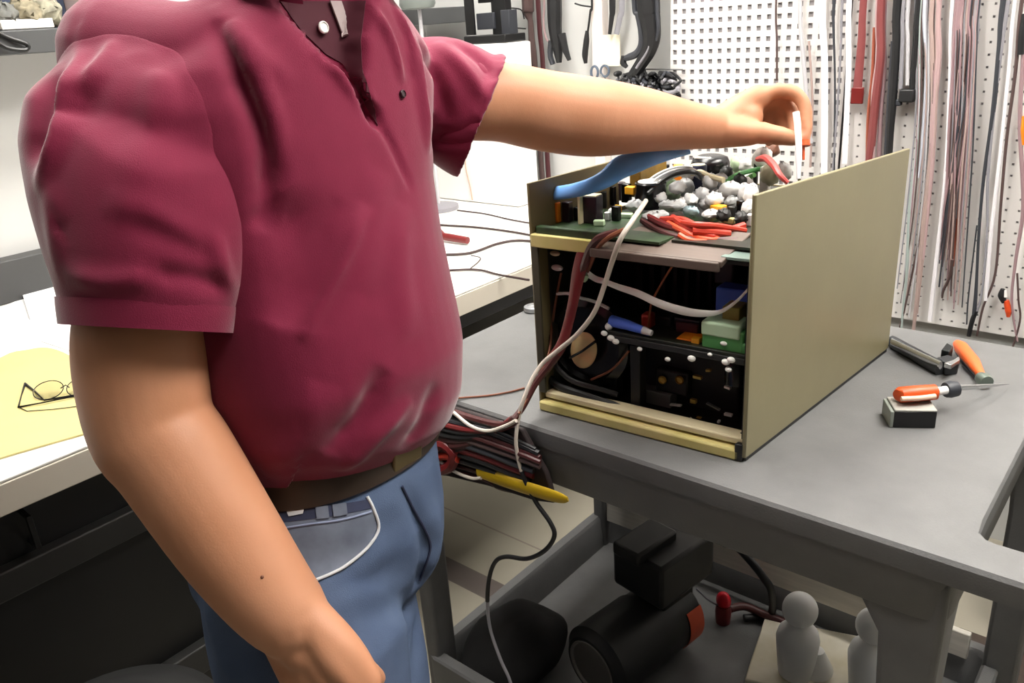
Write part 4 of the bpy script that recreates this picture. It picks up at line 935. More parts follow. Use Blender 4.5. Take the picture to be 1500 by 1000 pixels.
# scissors on the post and the black tangle on its bracket
sc = empty('scissors', ay(880, 118, WY - .05)); tag(sc, 'blue grey handled scissors hanging at the foot of the cream card', 'scissors')
m_scis = mat('blue_grey_plastic', (84, 96, 112), .4)
def oval(cx_, cy_, w, h, off, r, name, M, par):
    pts = [ay(cx_ + w * math.cos(t), cy_ + h * math.sin(t), WY - off) for t in np.linspace(0, 2 * math.pi, 25)]
    return MB().tube(pts, r, 8).build(name, M, par)
oval(886, 104, 6, 8, .05, .0035, 'handle', m_scis, sc); oval(871, 106, 5, 9, .05, .004, 'handle', m_scis, sc); hang('blade', None, None, [(880, 110), (893, 124)], [4, 1.5], m_silver, parent=sc, top=False, off=.048)
tg = empty('cable_tangle', ay(955, 148, WY - .06)); tag(tg, 'tangle of black wires heaped on the wall under the cable coil', 'cable tangle')
g_ = np.random.default_rng(3)
for j in range(60):
    cx_, cy_ = g_.uniform(915, 985), 126 + g_.uniform(-10, 20)
    a_ = g_.uniform(0, 6.28); pts = [(cx_ + 16 * math.cos(a_ + t) * g_.uniform(.5, 1.1), cy_ + 12 * math.sin(a_ + t) * g_.uniform(.5, 1.1), .045 + g_.uniform(0, .05)) for t in np.linspace(0, g_.uniform(2.5, 5.5), 7)]
    hang('strand', None, None, pts, g_.uniform(1.6, 3.6), (m_rubber, m_rubber, m_charc, m_gsl)[int(g_.integers(0, 4))], parent=tg, top=False)
for px, py, w in ((918, 118, 9), (905, 108, 6), (940, 130, 10), (962, 128, 9), (977, 135, 8), (950, 122, 9), (930, 112, 8), (970, 118, 7), (952, 136, 10), (985, 140, 7)):
    MB().ball(ay(px, py, WY - .06), (w * .0017, .02, w * .0015), 12, 8).build('knot', m_rubber, tg)
MB().tube([ay(925, 101, WY - .04), ay(1000, 102, WY - .04)], .0022, 8).build('support_rod', m_steel, tg)
# over and right of the square-holed pegboard
hangs('thin dark wire hanging on the pegboard just above the fingertips', [(1137, 0), (1138, 60), (1138, 118)], 1.6, m_brnk)
hangs('pale grey cord hanging right of the hand, second of the slim cords', [(1172, 0), (1178, 100), (1188, 210)], 3.2, m_lsl)
hangs('slim brownish cord hanging close to the right of the hand', [(1185, 60), (1190, 150), (1187, 245)], 1.8, m_tansl, top=False)
hangs('slim dark grey cord hanging midway between the hand and the red strap', [(1222, 0), (1221, 40), (1223, 120), (1222, 250)], [2.6, 2.4, 1.6, 1.4], m_charc)
hangs('slim grey cord hanging beside the dark grey cord', [(1234, 0), (1232, 60), (1229, 120), (1220, 250)], [2.6, 2, 1.6, 1.6], m_gsl)
hangs('flat white cord hanging between the hand and the grey cords', [(1205, 0), (1208, 100), (1207, 260)], 5, m_wht, flat=.3)
hangs('flat white cord hanging just left of the short red strap', [(1244, 0), (1243, 100), (1237, 240)], 4, m_wht, flat=.3)
o = hangs('short red strap with a deep red end tag hanging above the chassis', [(1265, 0), (1262, 60), (1256, 130)], [5, 5.4, 6.5], m_brick, flat=.4)
c = ay(1256, 140, WY - .045); MB().box(c, (.030, .010, .040), 0).build('end_tag', m_drk, o, .002)
for lab, pts, hw, M in (
    ('brick red cable in the red bundle reaching the chassis top', [(1291, 0), (1290, 80), (1282, 150), (1276, 215), (1270, 262)], 6, m_brick),
    ('pale pink cable on the left side of the red bundle', [(1286, 0), (1286, 80), (1279, 140), (1279, 215), (1277, 260)], 3.2, m_pink),
    ('rust brown cable at the left edge of the red bundle', [(1281, 40), (1278, 110), (1272, 170), (1270, 250)], 2.6, m_rust),
    ('mauve cable at the right edge of the red bundle', [(1296, 0), (1295, 100), (1290, 170), (1287, 250)], 3.6, m_mauve),
    ('thick black cable hanging right of the red bundle', [(1315, 0), (1313, 60), (1308, 140), (1303, 210), (1301, 300)], [7, 6, 6, 4], m_rubber),
    ('charcoal cable lying against the thick black cable', [(1309, 60), (1305, 120), (1300, 200), (1296, 280)], 4, m_charc),
    ('grey cable between the black cable and the black plug', [(1324, 0), (1322, 60), (1319, 130)], 3, m_gsl),
    ('pale grey cable ending above the black plug', [(1331, 0), (1330, 60), (1329, 125)], 2.6, m_lsl)):
    hangs(lab, pts, hw, M, off=.045 if 'edge' in lab else .055)
o = hangs('black cable with a square black plug hanging right of the thick black cable', [(1345, 0), (1341, 60), (1336, 130)], [3, 4, 4], m_rubber, off=.05)
c = ay(1329, 140, WY - .05); MB().box(c, (.034, .022, .030), 0).build('plug', m_rubber, o, .003); MB().box(c + A_(-.018, 0, -.016), (.014, .016, .016), 0).build('plug_boot', m_charc, o, .003)
for lab, pts, hw, M in (
    ('grey green cable hanging right of the black plug down to the cart', [(1349, 0), (1347, 100), (1345, 200), (1333, 300), (1328, 400), (1320, 482)], [3, 3, 2.6, 1.6], m_gn),
    ('pale blue grey cable just left of the tan cables', [(1355, 0), (1358, 90), (1352, 200), (1345, 260)], [3, 3, 2], mat('pale_blue_grey_sleeve', (196, 200, 212), .5)),
    ('tan cable reaching the cart beside the chassis corner', [(1366, 0), (1366, 80), (1366, 200), (1353, 330), (1345, 420), (1338, 484)], [4, 4, 4, 2.4], m_tansl),
    ('dusty pink cable hanging with the tan cable', [(1376, 0), (1375, 80), (1368, 160), (1364, 250), (1352, 380)], [3, 4, 5, 2], m_pink),
    ('brown wire along the left of the tan cables', [(1372, 60), (1371, 120), (1363, 240), (1350, 330), (1330, 430), (1318, 480)], 1.4, m_brnk),
    ('flat white cable between the tan cables and the mauve cables', [(1396, 0), (1392, 120), (1385, 260), (1372, 380), (1362, 470)], 3, m_wht),
    ('wide mauve cable left of the brown fringe', [(1407, 0), (1400, 80), (1393, 170), (1386, 300), (1378, 380)], [6, 5, 4, 2], m_mauve),
    ('dark brown wire hanging left of the brown fringe', [(1399, 110), (1394, 160), (1386, 240), (1381, 330)], 1.8, m_brnk),
    ('second mauve cable over the brown fringe', [(1422, 0), (1418, 60), (1407, 150), (1398, 250), (1394, 330)], [4, 4, 3, 2], m_mauve),
    ('grey cable beside the brown fringe', [(1433, 0), (1430, 50), (1419, 140), (1409, 220), (1401, 320)], [4, 4, 3, 2], m_gsl),
    ('rust cable hanging over the right of the brown fringe', [(1426, 40), (1421, 110), (1412, 190), (1404, 300), (1396, 390)], [2, 2.4, 2, 1.4], m_rust),
    ('long black cable crossing to the cart right of the brown fringe', [(1470, 0), (1464, 70), (1454, 170), (1441, 260), (1434, 340), (1430, 420), (1427, 460)], [5, 4, 3.4, 2.2, 2, 3], m_charc),
    ('grey cable alongside the long black cable', [(1477, 0), (1468, 60), (1458, 140), (1447, 260), (1446, 340), (1438, 430), (1426, 470)], [3, 3, 1.8, 1.4], m_gsl),
    ('black cable tail lying against the board above the cart', [(1430, 455), (1424, 470), (1419, 492)], [3, 3.4, 3], m_rubber),
    ('thin dark wire left of the long black cable', [(1431, 330), (1425, 380), (1418, 440), (1416, 475)], 1.1, m_charc),
    ('long dark red brown cable second from the right edge', [(1497, 0), (1488, 100), (1475, 200), (1466, 300), (1458, 400), (1440, 450), (1431, 492)], [3, 2.4, 1.8, 1.4], m_brnk),
    ('white flat cable near the right edge', [(1487, 0), (1478, 100), (1466, 220), (1452, 340), (1444, 440)], 2.6, m_wht),
    ('mauve cable closest to the right edge', [(1499, 80), (1494, 180), (1499, 300), (1488, 380), (1482, 440), (1490, 500)], [3, 3, 2, 1.4], m_mauve),
    ('thin brown wire by the small orange and black plug', [(1490, 400), (1492, 440), (1494, 470), (1480, 520)], 1.4, m_brnk)):
    hangs(lab, pts, hw, M, off=.045 + .012 * (hash(lab[:0]) % 2), top=pts[0][1] <= 2)
fr = empty('brown_fringe', ay(1394, 420, WY - .05)); tag(fr, 'fringe of fine mauve and brown wires fanning out over the small holes', 'wire fringe')
for j in range(16):
    x0 = 1408 + g_.uniform(-14, 14); y0 = 180 + g_.uniform(-60, 60); x1 = 1391 + g_.uniform(-16, 10); y1 = 400 + g_.uniform(-60, 40)
    hang('strand', None, None, [(x0, y0, .05), ((x0 + x1) / 2 + g_.uniform(-3, 3), (y0 + y1) / 2, .055), (x1, y1, .045)], g_.uniform(.8, 1.5), (m_brnk, m_mauve, m_charc, m_tansl)[j % 4], parent=fr, top=False)
for j in range(18):
    x0 = 1402 + j * 1.9 + g_.uniform(-2, 2); dx = g_.uniform(-32, -22); y1 = g_.uniform(330, 455)
    hang('strand', None, None, [(x0, 0, .048), (x0 - 3 + g_.uniform(-2, 2), 70, .052), (x0 + dx * .4, y1 * .5, .05), (x0 + dx, y1, .045)], [g_.uniform(1.2, 2.2), 1.4, .9], (m_mauve, m_brnk, m_gsl, m_tansl, m_mauve, m_charc)[j % 6], parent=fr)
for j in range(10):
    x0 = 1342 + j * 3.4 + g_.uniform(-1, 1); y1 = g_.uniform(400, 480)
    hang('strand', None, None, [(x0, 0, .046), (x0 + g_.uniform(-3, 1), 150, .05), (x0 - 12, 300, .047), (x0 - 24 - g_.uniform(0, 8), y1, .044)], [g_.uniform(1, 1.8), 1.2, .8], (m_gsl, m_lsl, m_mauve, m_brnk, m_tansl)[j % 5], parent=fr)
hang('strand', None, None, [(1395, 380, .06), (1391, 405, .055), (1382, 425, .05), (1380, 436, .045)], [2.5, 2, 1.4], m_brnk, parent=fr, top=False)
bs = hang('black_strap_end', 'black strap end at the right edge of the wall, high up', 'strap', [(1500, 20), (1497, 50), (1495, 80)], [3, 5, 5], m_rubber, top=False)
hang('orange_grip', 'orange tool grip hanging at the right edge of the wall', 'tool grip', [(1500, 170), (1499, 190), (1500, 212)], [3, 4, 3], m_orange, top=False)
og = hang('banana_plug', 'small orange and black plug hanging low on the pegboard', 'plug', [(1474, 440), (1477, 455), (1477, 464)], [4, 4.5, 2.5], mat('orange_red_plastic', (214, 76, 36), .4), top=False)
hang('plug_body', None, None, [(1469, 423), (1467, 433), (1471, 443)], [3, 5, 3.5], m_rubber, parent=og, top=False)
hang('plug_tip', None, None, [(1473, 425), (1473, 435)], [1.6, 2], m_white, parent=og, top=False, off=.06)
# ------------------------------------------------------------------ on the counter
m_paper = mat('white_paper', (240, 240, 240), 0.8, var=.02, scale=6)
m_manila = mat('manila_card', (196, 184, 126), 0.7, var=.08, scale=7)
def sheet_of(pix, z, th, name, M, lab, cat, grp=None):
    o = MB().prism([az(a, b, z) for a, b in pix], (0, 0, th)).build(name, M, None); return tag(o, lab, cat, grp)
cc = CT + .0006
sheet_of([(-40, 470), (60, 425), (110, 480), (120, 520), (60, 500), (0, 520), (-60, 545)], cc, .0015, 'paper_sheet', m_paper, 'white paper sheet behind the manila folder', 'paper', 'papers on the white counter')
sheet_of([(32, 428), (130, 388), (150, 400), (140, 440), (45, 470)], cc, .012, 'paper_stack', m_paper, 'stack of white paper at the back of the counter, against the trunking', 'paper stack')
sheet_of([(676, 302), (770, 318), (776, 336), (690, 322)], cc, .0014, 'paper_sheet', m_paper, 'white paper sheet in front of the white box', 'paper', 'papers on the white counter')
fo = MB(); far_ = smooth_path([(-90, 590), (0, 526), (40, 514), (70, 511), (100, 521), (135, 545), (168, 585)], 4)
near = smooth_path([(170, 624), (110, 641), (50, 658), (0, 673), (-70, 696)], 4)
fo.prism([az(p[0], p[1], cc) for p in far_] + [az(p[0], p[1], cc) for p in near], (0, 0, .003))
tag(fo.build('manila_folder', m_manila, None), 'pale yellow manila folder lying under the folded glasses', 'folder')
# glasses
gz = cc + .0036
gp = az(64, 586, gz); gq = az(112, 581, gz); gd = (gq - gp) / np.linalg.norm(gq - gp); gn = np.array([-gd[1], gd[0], 0]); gu = np.array([0, 0, 1.]) * .55 + gn * .83
gl = empty('eyeglasses', gp); tag(gl, 'thin framed eyeglasses folded on the manila folder', 'glasses')
m_wire = mat('black_wire_frame', (30, 28, 28), .3, .6)
M_glass = bpy.data.materials.new('lens_glass'); M_glass.use_nodes = True
_b = M_glass.node_tree.nodes['Principled BSDF']; _b.inputs['Transmission Weight'].default_value = 1; _b.inputs['Roughness'].default_value = .02; _b.inputs['IOR'].default_value = 1.1
for k_, off in ((0, .004), (1, .062)):
    c = gp + gd * off + gu * .021
    pts = [c + gd * .026 * math.cos(t) + gu * .020 * math.sin(t) for t in np.linspace(0, 2 * math.pi, 33)]
    r_ = MB().tube(pts, .0009, 8).build('rim', m_wire, gl)
    MB().prism([c + gd * .025 * math.cos(t) + gu * .019 * math.sin(t) for t in np.linspace(0, 2 * math.pi, 28, endpoint=False)], np.cross(gd, gu) * .0012).build('lens', M_glass, gl)
MB().tube([gp + gd * .025 + gu * .022, gp + gd * .033 + gu * .028, gp + gd * .040 + gu * .022], .0011, 8).build('bridge', m_wire, gl)
e0, e1 = az(37, 562, gz + .001), az(27, 596, gz + .001)
MB().tube([e0, az(50, 572, gz + .002), az(65, 586, gz + .002), az(110, 579, gz + .002)], [.0026, .0018, .0014, .0024], 8).build('temple', m_wire, gl)
MB().tube([e0 + A_(0, 0, .001), az(31, 580, gz + .0025), e1, az(60, 590, gz + .003), az(125, 577, gz + .003)], [.0022, .001, .0018, .0013, .0013], 8).build('temple', m_wire, gl)
MB().tube([e1, az(40, 602, gz + .001), az(80, 599, gz + .001), az(130, 593, gz + .001)], .0008, 6).build('frame_wire', m_wire, gl)
# white box in the corner with the black stand on it
wb0, wb1 = -2.20, ay(760, 300, 2.03)[0]
bt = ay(720, 64, 2.03)[2]
wb = empty('white_box', ((wb0 + wb1) / 2, 2.085, CT)); tag(wb, 'smooth white box standing on the counter in the corner behind the man', 'box')
MB().box(((wb0 + wb1) / 2, 2.085, (CT + .001 + bt) / 2), (wb1 - wb0, .11, bt - CT - .001)).build('body', mat('white_enamel', (232, 230, 228), .35), wb, .006)
MB().tube([ay(p[0], p[1], 2.026) for p in smooth_path([(673, 60), (676, 150), (681, 235), (688, 270), (692, 293)], 5)], .0022, 6).build('cord', mat('beige_cord', (190, 160, 140), .6), wb)
bs_ = empty('black_stand', (ay(718, 62, 2.08)[0], 2.08, bt)); tag(bs_, 'black metal stand with a grey block on top of the white box', 'stand')
def pb_(x0, y0, x1, y1, yy, d, name, M, par, bev=.002):
    a, b = ay(x0, y1, yy), ay(x1, y0, yy); return MB().box(((a[0] + b[0]) / 2, yy + d / 2, (a[2] + b[2]) / 2), (b[0] - a[0], d, b[2] - a[2])).build(name, M, par, bev)
zb_t = bt + .0012
a_, b2 = ay(684, 60, 2.05), ay(745, 60, 2.05)
MB().box(((a_[0] + b2[0]) / 2, 2.085, zb_t + .012), (b2[0] - a_[0], .10, .024)).build('base', m_black2, bs_, .003)
pb_(722, -40, 737, 52, 2.09, .03, 'post', m_black2, bs_); pb_(683, -40, 688, 52, 2.06, .01, 'side_rod', m_black2, bs_)
pb_(699, 18, 722, 44, 2.08, .05, 'grey_block', m_charc, bs_); pb_(735, 14, 745, 52, 2.08, .04, 'side_block', m_charc, bs_); pb_(700, -6, 722, 5, 2.09, .02, 'crossbar', m_black2, bs_)
# grey lamp just showing over the left shoulder
lp_ = ay(612, 12, 1.90); lb = empty('bench_lamp', (lp_[0], 1.90, CT)); tag(lb, 'grey bench lamp showing just above the far shoulder', 'lamp')
MB().lathe((lp_[0], 1.90, CT + .001), [(.07, 0), (.07, .012), (.02, .02), (.001, .02)], n=32).build('base', m_gsl, lb)
MB().cyl((lp_[0] + .006, 1.90, CT + .02), (lp_[0] + .006, 1.90, lp_[2] + .005), .006).build('stem', m_lsl, lb)
MB().lathe((lp_[0], 1.90, lp_[2]), [(.02, -.004), (.050, .0), (.056, .012), (.052, .05), (.03, .08), (.001, .085)], n=32).build('shade', mat('grey_green_enamel', (120, 126, 122), .4), lb)
# wires, pliers on the counter
m_bwire = mat('dark_brown_wire', (56, 40, 38), .5)
def lay(name, lab, cat, pix, z, r, M, grp=None):
    P3 = smooth_path([az(p[0], p[1], (p[2] if len(p) > 2 else z)) for p in pix], 6); return tag(MB().tube(P3, r, 8).build(name, M, None), lab, cat, grp)
GW = 'loose wires on the white counter'
z1 = CT + .0045
lay('loose_wire', 'dark wire lying across the counter, the farthest from the counter edge', 'wire', [(600, 325), (640, 329), (700, 333), (760, 341), (800, 350)], z1, .0032, m_bwire, GW)
lay('loose_wire', 'dark wire bowed upward in the middle of the counter', 'wire', [(600, 374), (650, 373), (690, 370), (728, 357), (760, 352), (800, 356)], z1, .0036, m_bwire, GW)
lay('loose_wire', 'dark wire lying nearest the counter edge behind the man', 'wire', [(600, 400), (655, 396), (700, 395), (730, 402), (775, 410)], z1, .003, m_bwire, GW)
lay('loose_wire', 'thin short wire kinked beside the red plier handle', 'wire', [(688, 394), (701, 383), (703, 377), (690, 374)], z1, .0016, m_bwire, GW)
lay('loose_wire', 'thin wire running along the paper before the white box', 'wire', [(670, 308), (710, 313), (745, 321), (778, 327)], z1 + .002, .0026, m_bwire, GW)
pl = empty('pliers', az(660, 350, CT)); tag(pl, 'red handled pliers lying on the counter beside the man', 'pliers')
P_ = lambda x, y, z: az(x, y, CT + z)
MB().tube([P_(632, 343, .018), P_(655, 347, .016), P_(685, 352, .014)], [.008, .011, .010], 12).build('handle', m_dred, pl); MB().tube([P_(600, 335, .012), P_(635, 343, .014)], [.008, .010], 12).build('jaw', m_steel, pl)
MB().tube([P_(635, 336, .020), P_(645, 338, .02), P_(652, 345, .018)], [.006, .006, .005], 10).build('handle', m_dred, pl)
# ------------------------------------------------------------------ shelf load, top left
m_bag = [mat('beige_sack', (160, 150, 124), .8, var=.4, scale=40, rgb2=(92, 86, 72)), mat('grey_sack', (120, 120, 114), .8, var=.4, scale=40, rgb2=(90, 90, 88)), mat('pale_sack', (176, 172, 150), .8, var=.4, scale=40, rgb2=(104, 100, 88))]
for i, (px, w, h, k_, lab) in enumerate(((-25, .075, .05, 0, 'beige bag of fasteners at the left end of the shelf'), (8, .06, .045, 1, 'grey bag of fasteners under the blue box on the shelf'), (40, .065, .05, 0, 'beige bag of fasteners right of the grey bag on the shelf'), (70, .06, .055, 2, 'pale bag of fasteners next to the white bar on the shelf'))):
    p = ax(px, 42, sx - .06); mb = MB().ball((p[0], p[1], zt + h * .62), (.055, w * .52, h * .64), 26, 16)
    for v in mb.bm.verts: v.co += Vector(g_.normal(0, .0035, 3)); v.co.z = max(v.co.z, zt + .001)
    tag(mb.build('parts_bag', m_bag[k_], None, smooth=80), lab, 'bag', 'bags on the wall shelf')
p = ax(30, 8, sx - .10); zz_ = zt + .0015
bx_ = MB().box((sx - .17, p[1], zz_ + .07), (.09, .22, .14)).build('blue_box', mat('dark_blue_card', (52, 62, 84), .6, var=.2, scale=20), None, .003); tag(bx_, 'dark blue box standing behind the bags on the shelf', 'box')
p = ax(55, 42, sx - .012); tag(MB().box((sx - .015, p[1] - .02, zt + .011), (.02, .11, .020)).build('white_bar', m_white, None, .002), 'white bar lying along the front of the grey shelf', 'bar')
p = ax(108, 10, sx - .10); tag(MB().box((sx - .10, p[1] + .035, zt + .0555), (.10, .08, .11)).build('pink_box', mat('pale_pink_card', (222, 200, 196), .6), None, .004), 'pale pink box at the end of the bags on the shelf', 'box')
p = ax(10, 50, sx); ck = MB().tube(smooth_path([(sx + .004, p[1] - .03, zt + .004), (sx + .006, p[1], zt - .015), (sx + .012, p[1] + .03, zt - .03), (sx + .012, p[1] + .025, zt - .042), (sx + .012, p[1] - .01, zt - .036), (sx + .010, p[1] - .03, zt - .02)], 5), .005, 8).build('black_hook', m_black2, None); tag(ck, 'black hook clipped on the front edge of the grey shelf', 'hook')

# ------------------------------------------------------------------ tools on the cart
tz = CT + .0006
def pt(px, py, h=0.0): return az(px, py, tz + h)
# black and grey block with the orange handled tool on it
q0, q1 = pt(1308, 626), pt(1370, 627); bd_ = (q1 - q0) / np.linalg.norm(q1 - q0); bn = np.array([-bd_[1], bd_[0], 0]); bw = np.linalg.norm(q1 - q0)
blkr = empty('sharpening_block', (q0 + q1) / 2 + bn * .02); tag(blkr, 'small block with a grey top and black front lying on the cart', 'block')
by = math.atan2(bd_[1], bd_[0]); bc_ = (q0 + q1) / 2 + bn * .022
MB().box(bc_ + A_(0, 0, .0125), (bw, .044, .025), by).build('body', m_blk, blkr, .001)
MB().box(bc_ + A_(0, 0, .0265), (bw, .044, .003), by).build('grey_top', mat('warm_grey', (168, 165, 158), .5), blkr, .001); MB().box(bc_ - bd_ * (bw / 2 + .0025) + A_(0, 0, .0125), (.005, .044, .025), by).build('end_plate', mat('grey_green_plate', (140, 146, 138), .5), blkr, .001)
h0 = .0285 + .0115
def rod(name, pix, r, M, par, hs, n=14, flat=1.0): return MB().tube([pt(a, b, hs if not hasattr(hs, '__len__') else hs[i]) for i, (a, b) in enumerate(pix)], r, n, flat).build(name, M, par)
kn_ = empty('scraper', pt(1345, 585, .0285)); tag(kn_, 'orange handled scraper resting across the small block', 'scraper')
m_orr = mat('red_orange_grip', (222, 84, 30), .4, var=.1, scale=30)
rod('handle', [(1315, 579), (1318, 578), (1345, 576), (1370, 574), (1373, 574)], [.0085, .0115, .0118, .0112, .008], m_orr, kn_, h0)
rod('handle_inlay', [(1320, 584), (1345, 583), (1370, 580)], .0035, mat('pale_peach_inlay', (226, 190, 168), .5), kn_, h0 + .000)
rod('ferrule', [(1373, 573), (1386, 571)], .006, m_white, kn_, h0); rod('guard', [(1385, 571), (1392, 570), (1402, 569)], [.011, .0125, .011], m_charc, kn_, h0 - .004)
rod('blade', [(1402, 568), (1440, 566), (1478, 562)], [.0045, .0038, .001], m_silver, kn_, [h0 - .002, h0 - .014, .004], flat=.4)
# adjustable wrench
wr = empty('adjustable_wrench', pt(1350, 525)); tag(wr, 'adjustable wrench with its handle against the tan chassis panel', 'wrench')
m_wr = mat('wrench_steel', (140, 142, 146), .35, .7, var=.2, scale=20); m_wrd = mat('wrench_dark_steel', (70, 72, 74), .4, .6)
MB().tube([pt(1306, 500, .010), pt(1340, 519, .010), pt(1378, 540, .010)], [.011, .012, .013], 12, .8).build('handle', m_wrd, wr)
MB().tube([pt(1306, 500, .0185), pt(1340, 517, .0185), pt(1378, 535, .0185)], [.006, .0065, .007], 10, .5).build('handle_spine', m_silver, wr)
w0, w1 = pt(1374, 543), pt(1404, 545)
MB().prism([pt(1370, 541), pt(1384, 550), pt(1402, 548), pt(1404, 540), pt(1395, 541), pt(1386, 537)], (0, 0, .022)).build('head', m_wrd, wr, .002)
MB().prism([pt(1376, 533), pt(1388, 536), pt(1394, 528), pt(1384, 522)], (0, 0, .026)).build('fixed_jaw', mat('dark_jaw', (36, 40, 40), .4, .4), wr, .002)
MB().prism([pt(1382, 538, .02), pt(1392, 541, .02), pt(1405, 533, .02), pt(1403, 528, .02), pt(1396, 533, .02)], (0, 0, .008)).build('moving_jaw', m_silver, wr, .001)
# orange pliers/knife leaning over the wrench
ut = empty('utility_knife', pt(1440, 557)); tag(ut, 'orange utility knife lying right of the adjustable wrench', 'knife')
rod('handle', [(1402, 503), (1408, 509), (1425, 530), (1438, 550)], [.007, .011, .011, .006], mat('bright_orange_grip', (240, 106, 50), .4), ut, [.016, .016, .014, .012])
rod('handle_side', [(1400, 512), (1414, 534), (1433, 556)], [.003, .0045, .003], m_blk, ut, .006)
rod('nose', [(1436, 552), (1441, 556), (1446, 560)], [.009, .012, .010], mat('grey_green_metal', (112, 122, 114), .35, .5), ut, .012)
# ring on the far cart corner
rp_ = A_(-1.048, 1.262, tz); mr = MB().lathe(rp_, [(.020, 0), (.022, .003), (.021, .010), (.016, .012), (.014, .008), (.001, .007)], n=32).build('metal_cap', mat('dull_steel_cap', (150, 152, 154), .35, .6), None); tag(mr, 'round steel cap on the far left edge of the cart', 'cap')
# ------------------------------------------------------------------ on and around the chassis
m_bluest = mat('sky_blue_grip', (88, 158, 232), .3, var=.12, scale=12, rgb2=(128, 178, 246))
bl = smooth_path([np.append(az(a, b, z), r) for a, b, z, r in ((806, 284, 1.172, .0085), (812, 283, 1.174, .0100), (840, 279, 1.180, .0105), (868, 271, 1.188, .0115), (890, 260, 1.196, .0135), (908, 246, 1.206, .0165), (930, 237, 1.212, .0165), (955, 230, 1.216, .0130), (985, 225, 1.214, .008), (1010, 222, 1.21, .004))], 5)
tag(MB().tube([p[:3] for p in bl], [p[3] for p in bl], 16, .42, tuple(FWD)).build('blue_strap', m_bluest, None), 'curved sky blue plastic grip lying over the top of the chassis', 'grip')
# probe in the fingers
pr_ = empty('probe', G(1170, 230, -.035)); tag(pr_, 'slim white probe with an orange collar held upright in the fingertips', 'probe')
MB().tube([G(1166, 164, -.036), G(1168, 180, -.036), G(1170, 212, -.036)], [.0052, .0052, .0048], 12).build('barrel', m_white, pr_)
MB().tube([G(1170, 210, -.036), G(1170, 222, -.036), G(1170, 262, -.034)], [.0046, .0050, .0030], 12).build('shaft', m_wht, pr_); MB().tube([G(1171, 246, -.034), G(1171, 270, -.033)], [.003, .0022], 10).build('tip', mat('khaki_tip', (120, 116, 84), .5), pr_)
MB().tube([G(1178, 206, -.030), G(1178, 214, -.030)], [.0085, .0085], 14).build('collar', mat('orange_collar', (214, 90, 44), .4), pr_); MB().tube([G(1177, 214, -.03), G(1177, 234, -.03)], [.0022, .0018], 8).build('pin', mat('orange_collar', (214, 90, 44), .4), pr_)
# long cable trailing from the top of the chassis over the cart edge to the floor
YH = .826
long_ = [cf(946, 294, .06), cf(938, 306, .03), cf(925, 325, -.004), cf(908, 352, -.022), cf(895, 388, -.016), cf(884, 422, -.014), cf(870, 458, -.016), cf(845, 490, -.020), cf(815, 515, -.024), cf(795, 532, -.03), cf(779, 556, -.045)] + [ay(a, b, y) for a, b, y in ((766, 588, .842), (759, 616, .836), (756, 650, YH), (764, 690, YH), (784, 733, YH), (806, 765, YH), (812, 785, YH), (798, 806, YH), (772, 818, YH), (742, 815, YH), (726, 822, YH), (717, 845, YH), (714, 880, YH), (718, 920, YH), (733, 965, YH), (748, 1000, YH), (762, 1060, YH))]
e_ = long_[-1]; long_ += [A_(e_[0] + .02, YH - .02, e_[2] * .5), A_(e_[0] + .03, YH - .06, .02), A_(e_[0] + .06, YH - .14, .006)]
lcb = empty('trailing_cable', A_(e_[0], YH, 0)); tag(lcb, 'long two tone cable trailing from the chassis over the cart edge to the floor', 'cable')
LP = smooth_path(long_, 6); s1 = 14 * 6
rr1 = np.interp(np.arange(len(LP)), [0, 12, 24, 60, 90, len(LP)], [.0034, .0036, .0038, .0032, .0030, .0030])
MB().tube(LP[:s1 + 1], rr1[:s1 + 1], 10).build('pale_sleeve', m_cable, lcb); s2 = s1 + 54
MB().tube(LP[s1:s2 + 1], rr1[s1:s2 + 1] * 1.25, 10).build('dark_sleeve', m_rubber, lcb); MB().tube(LP[s2:], rr1[s2:], 10).build('grey_sleeve', m_gsl, lcb)
# harness draped along the cart apron
hn = empty('wire_harness', ay(700, 690, .83)); tag(hn, 'dark red and black wire harness draped along the front of the cart', 'wire harness')
for j in range(22):
    t = j / 21; yy = .838 - .012 * math.sin(math.pi * t) - g_.uniform(0, .008); xr_ = 800 - 60 * abs(t - .3) + g_.uniform(-8, 8)
    pts = [(752 + g_.uniform(-4, 6), 612 + 6 * t, .834), (735 - 30 * t, 622 + 22 * t, .832), (690 - 20 * t, 612 + 60 * t, yy), (640, 594 + 85 * t, yy), (590, 575 + 90 * t, yy)] if j % 2 == 0 else [(590, 572 + 92 * t, yy), (650, 596 + 88 * t, yy), (710, 618 + 84 * t, yy), (xr_ - 30, 640 + 74 * t, yy + .004), (xr_, 655 + 66 * t, yy + .008)]
    M = (m_maro, m_rubber, m_brnk, m_rubber, m_charc, m_maro, m_dred)[j % 7]
    MB().tube(smooth_path([ay(a, b, y) for a, b, y in pts], 5), g_.uniform(.0035, .0065), 8).build('wire', M, hn)
MB().prism([ay(a, b, .846) for a, b in ((600, 575), (700, 603), (770, 626), (806, 690), (818, 733), (790, 730), (720, 708), (660, 694), (600, 690))], (0, -.010, 0)).build('sleeve_cloth', mat('dark_brown_cloth', (44, 32, 32), .7, var=.3, scale=20, stretch=(6, 1, 20)), hn, .003)
for pts, r, M in (([(652, 592), (668, 607), (690, 624), (715, 631), (740, 624), (756, 616)], .0030, m_cable), ([(640, 672), (665, 690), (690, 700), (705, 700)], .0028, m_cable), ([(630, 660), (648, 650), (665, 664), (660, 682), (640, 688), (628, 676)], .010, m_dred), ([(625, 675), (650, 668), (672, 672)], .007, m_redw)):
    MB().tube(smooth_path([ay(a, b, .822) for a, b in pts], 5), r, 8).build('lead', M, hn)
